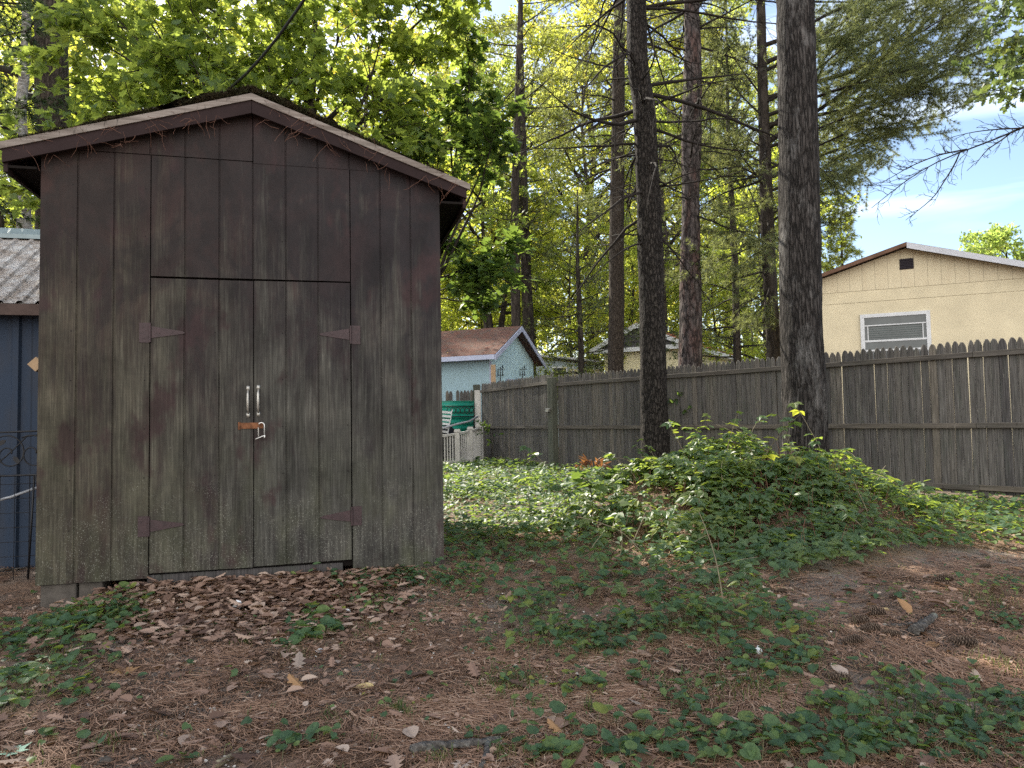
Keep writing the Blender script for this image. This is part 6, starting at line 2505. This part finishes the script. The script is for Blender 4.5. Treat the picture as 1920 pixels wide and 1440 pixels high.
stick('long dark twig right of the ground cover patch', ((1690, 1245), (1730, 1250), (1760, 1262)), .007, .004, 'branch')
stick('lichen grey stick half under round leaves in the right foreground', ((1480, 1366), (1510, 1358), (1535, 1350)), .016, .012)
stick('short stick lying before the foundation block', ((160, 1345), (185, 1348), (235, 1340)), .004, .003, 'cane')
for i, (pix, lb) in enumerate(((((0, 1050), (30, 1042), (64, 1030)), 'thin brown stick on top of the heap by the navy shed'), (((-10, 1062), (30, 1052), (62, 1048)), 'pale stick in the middle of the heap by the navy shed'), (((0, 1040), (20, 1046), (60, 1060)), 'dark stick crossing the heap by the navy shed'), (((-10, 1075), (25, 1068), (62, 1066)), 'lowest stick of the heap by the navy shed'))):
    stick(lb, pix, .010, .006, ('stickbark', 'cane', 'branch', 'stickbark')[i], lift=.03 * (3 - i), grp='sticks heaped by the navy shed')


def one_leaf(name, label, px, py, size, tmpl, mat_, tilt=.2, ang=0.0, lift=.006, cat='leaf'):
    q = G(px, py)
    V, F = tmpl
    V = V - np.array([0, .5, 0])
    M_ = Matrix.Rotation(ang, 3, 'Z') @ Matrix.Rotation(tilt, 3, 'X')
    V = V * size @ np.array(M_).T
    lo = V[:, 2].min()
    me = mesh_np(name, V - np.array([0, 0, lo]), np.concatenate([np.array(f) for f in F]), np.array([len(f) for f in F]), M[mat_], attrs={'rnd': np.array([.5] * len(F))})
    o = obj_from_mesh(name, me)
    o.location = (q[0], q[1], q[2] + lift)
    m = o.modifiers.new('thickness', 'SOLIDIFY')
    m.thickness = .0008
    return tag(o, label, cat)


one_leaf('fallen_leaf', 'pale yellow oval leaf lying flat in the middle foreground', 680, 1293, .092, T_OVATE, 'yellow_leaf', .05, 1.5)
one_leaf('fallen_leaf', 'large orange tan leaf with a green leaf beside it in the left foreground', 232, 1262, .105, T_MAPLE, 'tan_leaf', .2, .5)
one_leaf('fallen_leaf', 'pale cream leaf scrap right of the left leaf patch', 118, 1275, .07, T_OVATE, 'grey_leaf', .1, 1.6)
one_leaf('fallen_leaf', 'grey brown curled oak leaf in the lower middle', 1192, 1328, .085, T_OAKB, 'grey_leaf', .3, 2.2)
one_leaf('fallen_leaf', 'pale lobed leaf right of the yellow oval leaf', 740, 1277, .07, T_OAK, 'grey_leaf', .1, .4)
one_leaf('fallen_leaf', 'reddish tan oak leaf at the lower end of the leaf drift', 555, 1290, .10, T_OAKB, 'tan_leaf', .3, 1.0)
one_leaf('fallen_leaf', 'crumpled grey leaf below the leaf drift', 560, 1252, .10, T_OAKB, 'grey_leaf', .4, .2)
one_leaf('fallen_leaf', 'yellow leaf behind the pine cone cluster', 1658, 1146, .06, T_CURL, 'yellow_leaf', .2, .6)
one_leaf('fallen_leaf', 'orange tan oval leaf standing up beside the stub of wood', 1697, 1152, .10, T_CURL, 'tan_leaf', .9, .3)
one_leaf('fallen_leaf', 'orange brown leaf right of the pine cone cluster', 1750, 1212, .085, T_OVATE, 'tan_leaf', .2, -1.0)
one_leaf('fallen_leaf', 'brown curled leaf in the bottom middle between round leaves', 1044, 1376, .085, T_OAKB, 'tan_leaf', .3, .9)
one_leaf('fallen_leaf', 'pale mint green leaf at the left bottom corner', 22, 1413, .085, T_MAPLE, 'pale_green_leaf', .1, .9)
one_leaf('fallen_leaf', 'tiny blue green leaf at the bottom left', 172, 1396, .028, T_OVATE, 'pale_green_leaf', .1, .9)
one_leaf('fallen_leaf', 'pale leaf with raised edge far right in front of the green carpet', 1752, 1116, .08, T_CURL, 'grey_leaf', .3, 1.3)
one_leaf('fallen_leaf', 'tan round leaf at the far right edge of the needles', 1905, 1068, .09, T_OVATE, 'tan_leaf', .2, .3)
one_leaf('fallen_leaf', 'small orange leaf at the foundation block', 112, 1157, .035, T_OVATE, 'tan_leaf', .3, .3)
one_leaf('fallen_leaf', 'orange curled leaf at the foot of the shed wall left of the doors', 210, 1098, .07, T_CURL, 'tan_leaf', .3, 1.2)
one_leaf('fallen_leaf', 'tan upright curled leaf under the left door', 362, 1072, .05, T_CURL, 'tan_leaf', 1.0, .4)


def wad(label, px, py, s, mat_='paper', name='paper_scrap', seed=1, flat=1.0):
    q = G(px, py)
    r = np.random.default_rng(seed)
    n1, n2 = 9, 12
    V = []
    for i in range(n1):
        t = math.pi * i / (n1 - 1)
        for j in range(n2):
            a = 2 * math.pi * j / n2
            k = s * (.65 + .5 * r.uniform())
            V.append((k * math.sin(t) * math.cos(a), k * .7 * math.sin(t) * math.sin(a), flat * k * math.cos(t)))
    F = []
    for i in range(n1 - 1):
        for j in range(n2):
            F.append((i * n2 + j, (i + 1) * n2 + j, (i + 1) * n2 + (j + 1) % n2, i * n2 + (j + 1) % n2))
    mb = MB()
    mb.add(V, F)
    o = mb.build(name, M[mat_])
    o.location = (q[0], q[1], q[2] + s * .6 * flat)
    return tag(o, label, 'litter')


wad('crumpled white tissue lying on the brown leaf drift', 445, 1142, .026, seed=2, flat=1.2)
wad('small white paper ball among leaves right of the drift', 652, 1151, .018, seed=3)
wad('white and black plastic scrap below the leaf drift', 600, 1222, .022, 'white', 'plastic_scrap', 4, .4)
wad('round grey stone in the left foreground', 152, 1280, .028, 'block', 'stone', 5, .6)
wad('grey flat stone at the bottom left edge', 195, 1432, .026, 'block', 'stone', 6, .5)
wad('white flower head on round leaves in the right middle', 1423, 1226, .016, 'paper', 'flower_head', 7, 1.3)
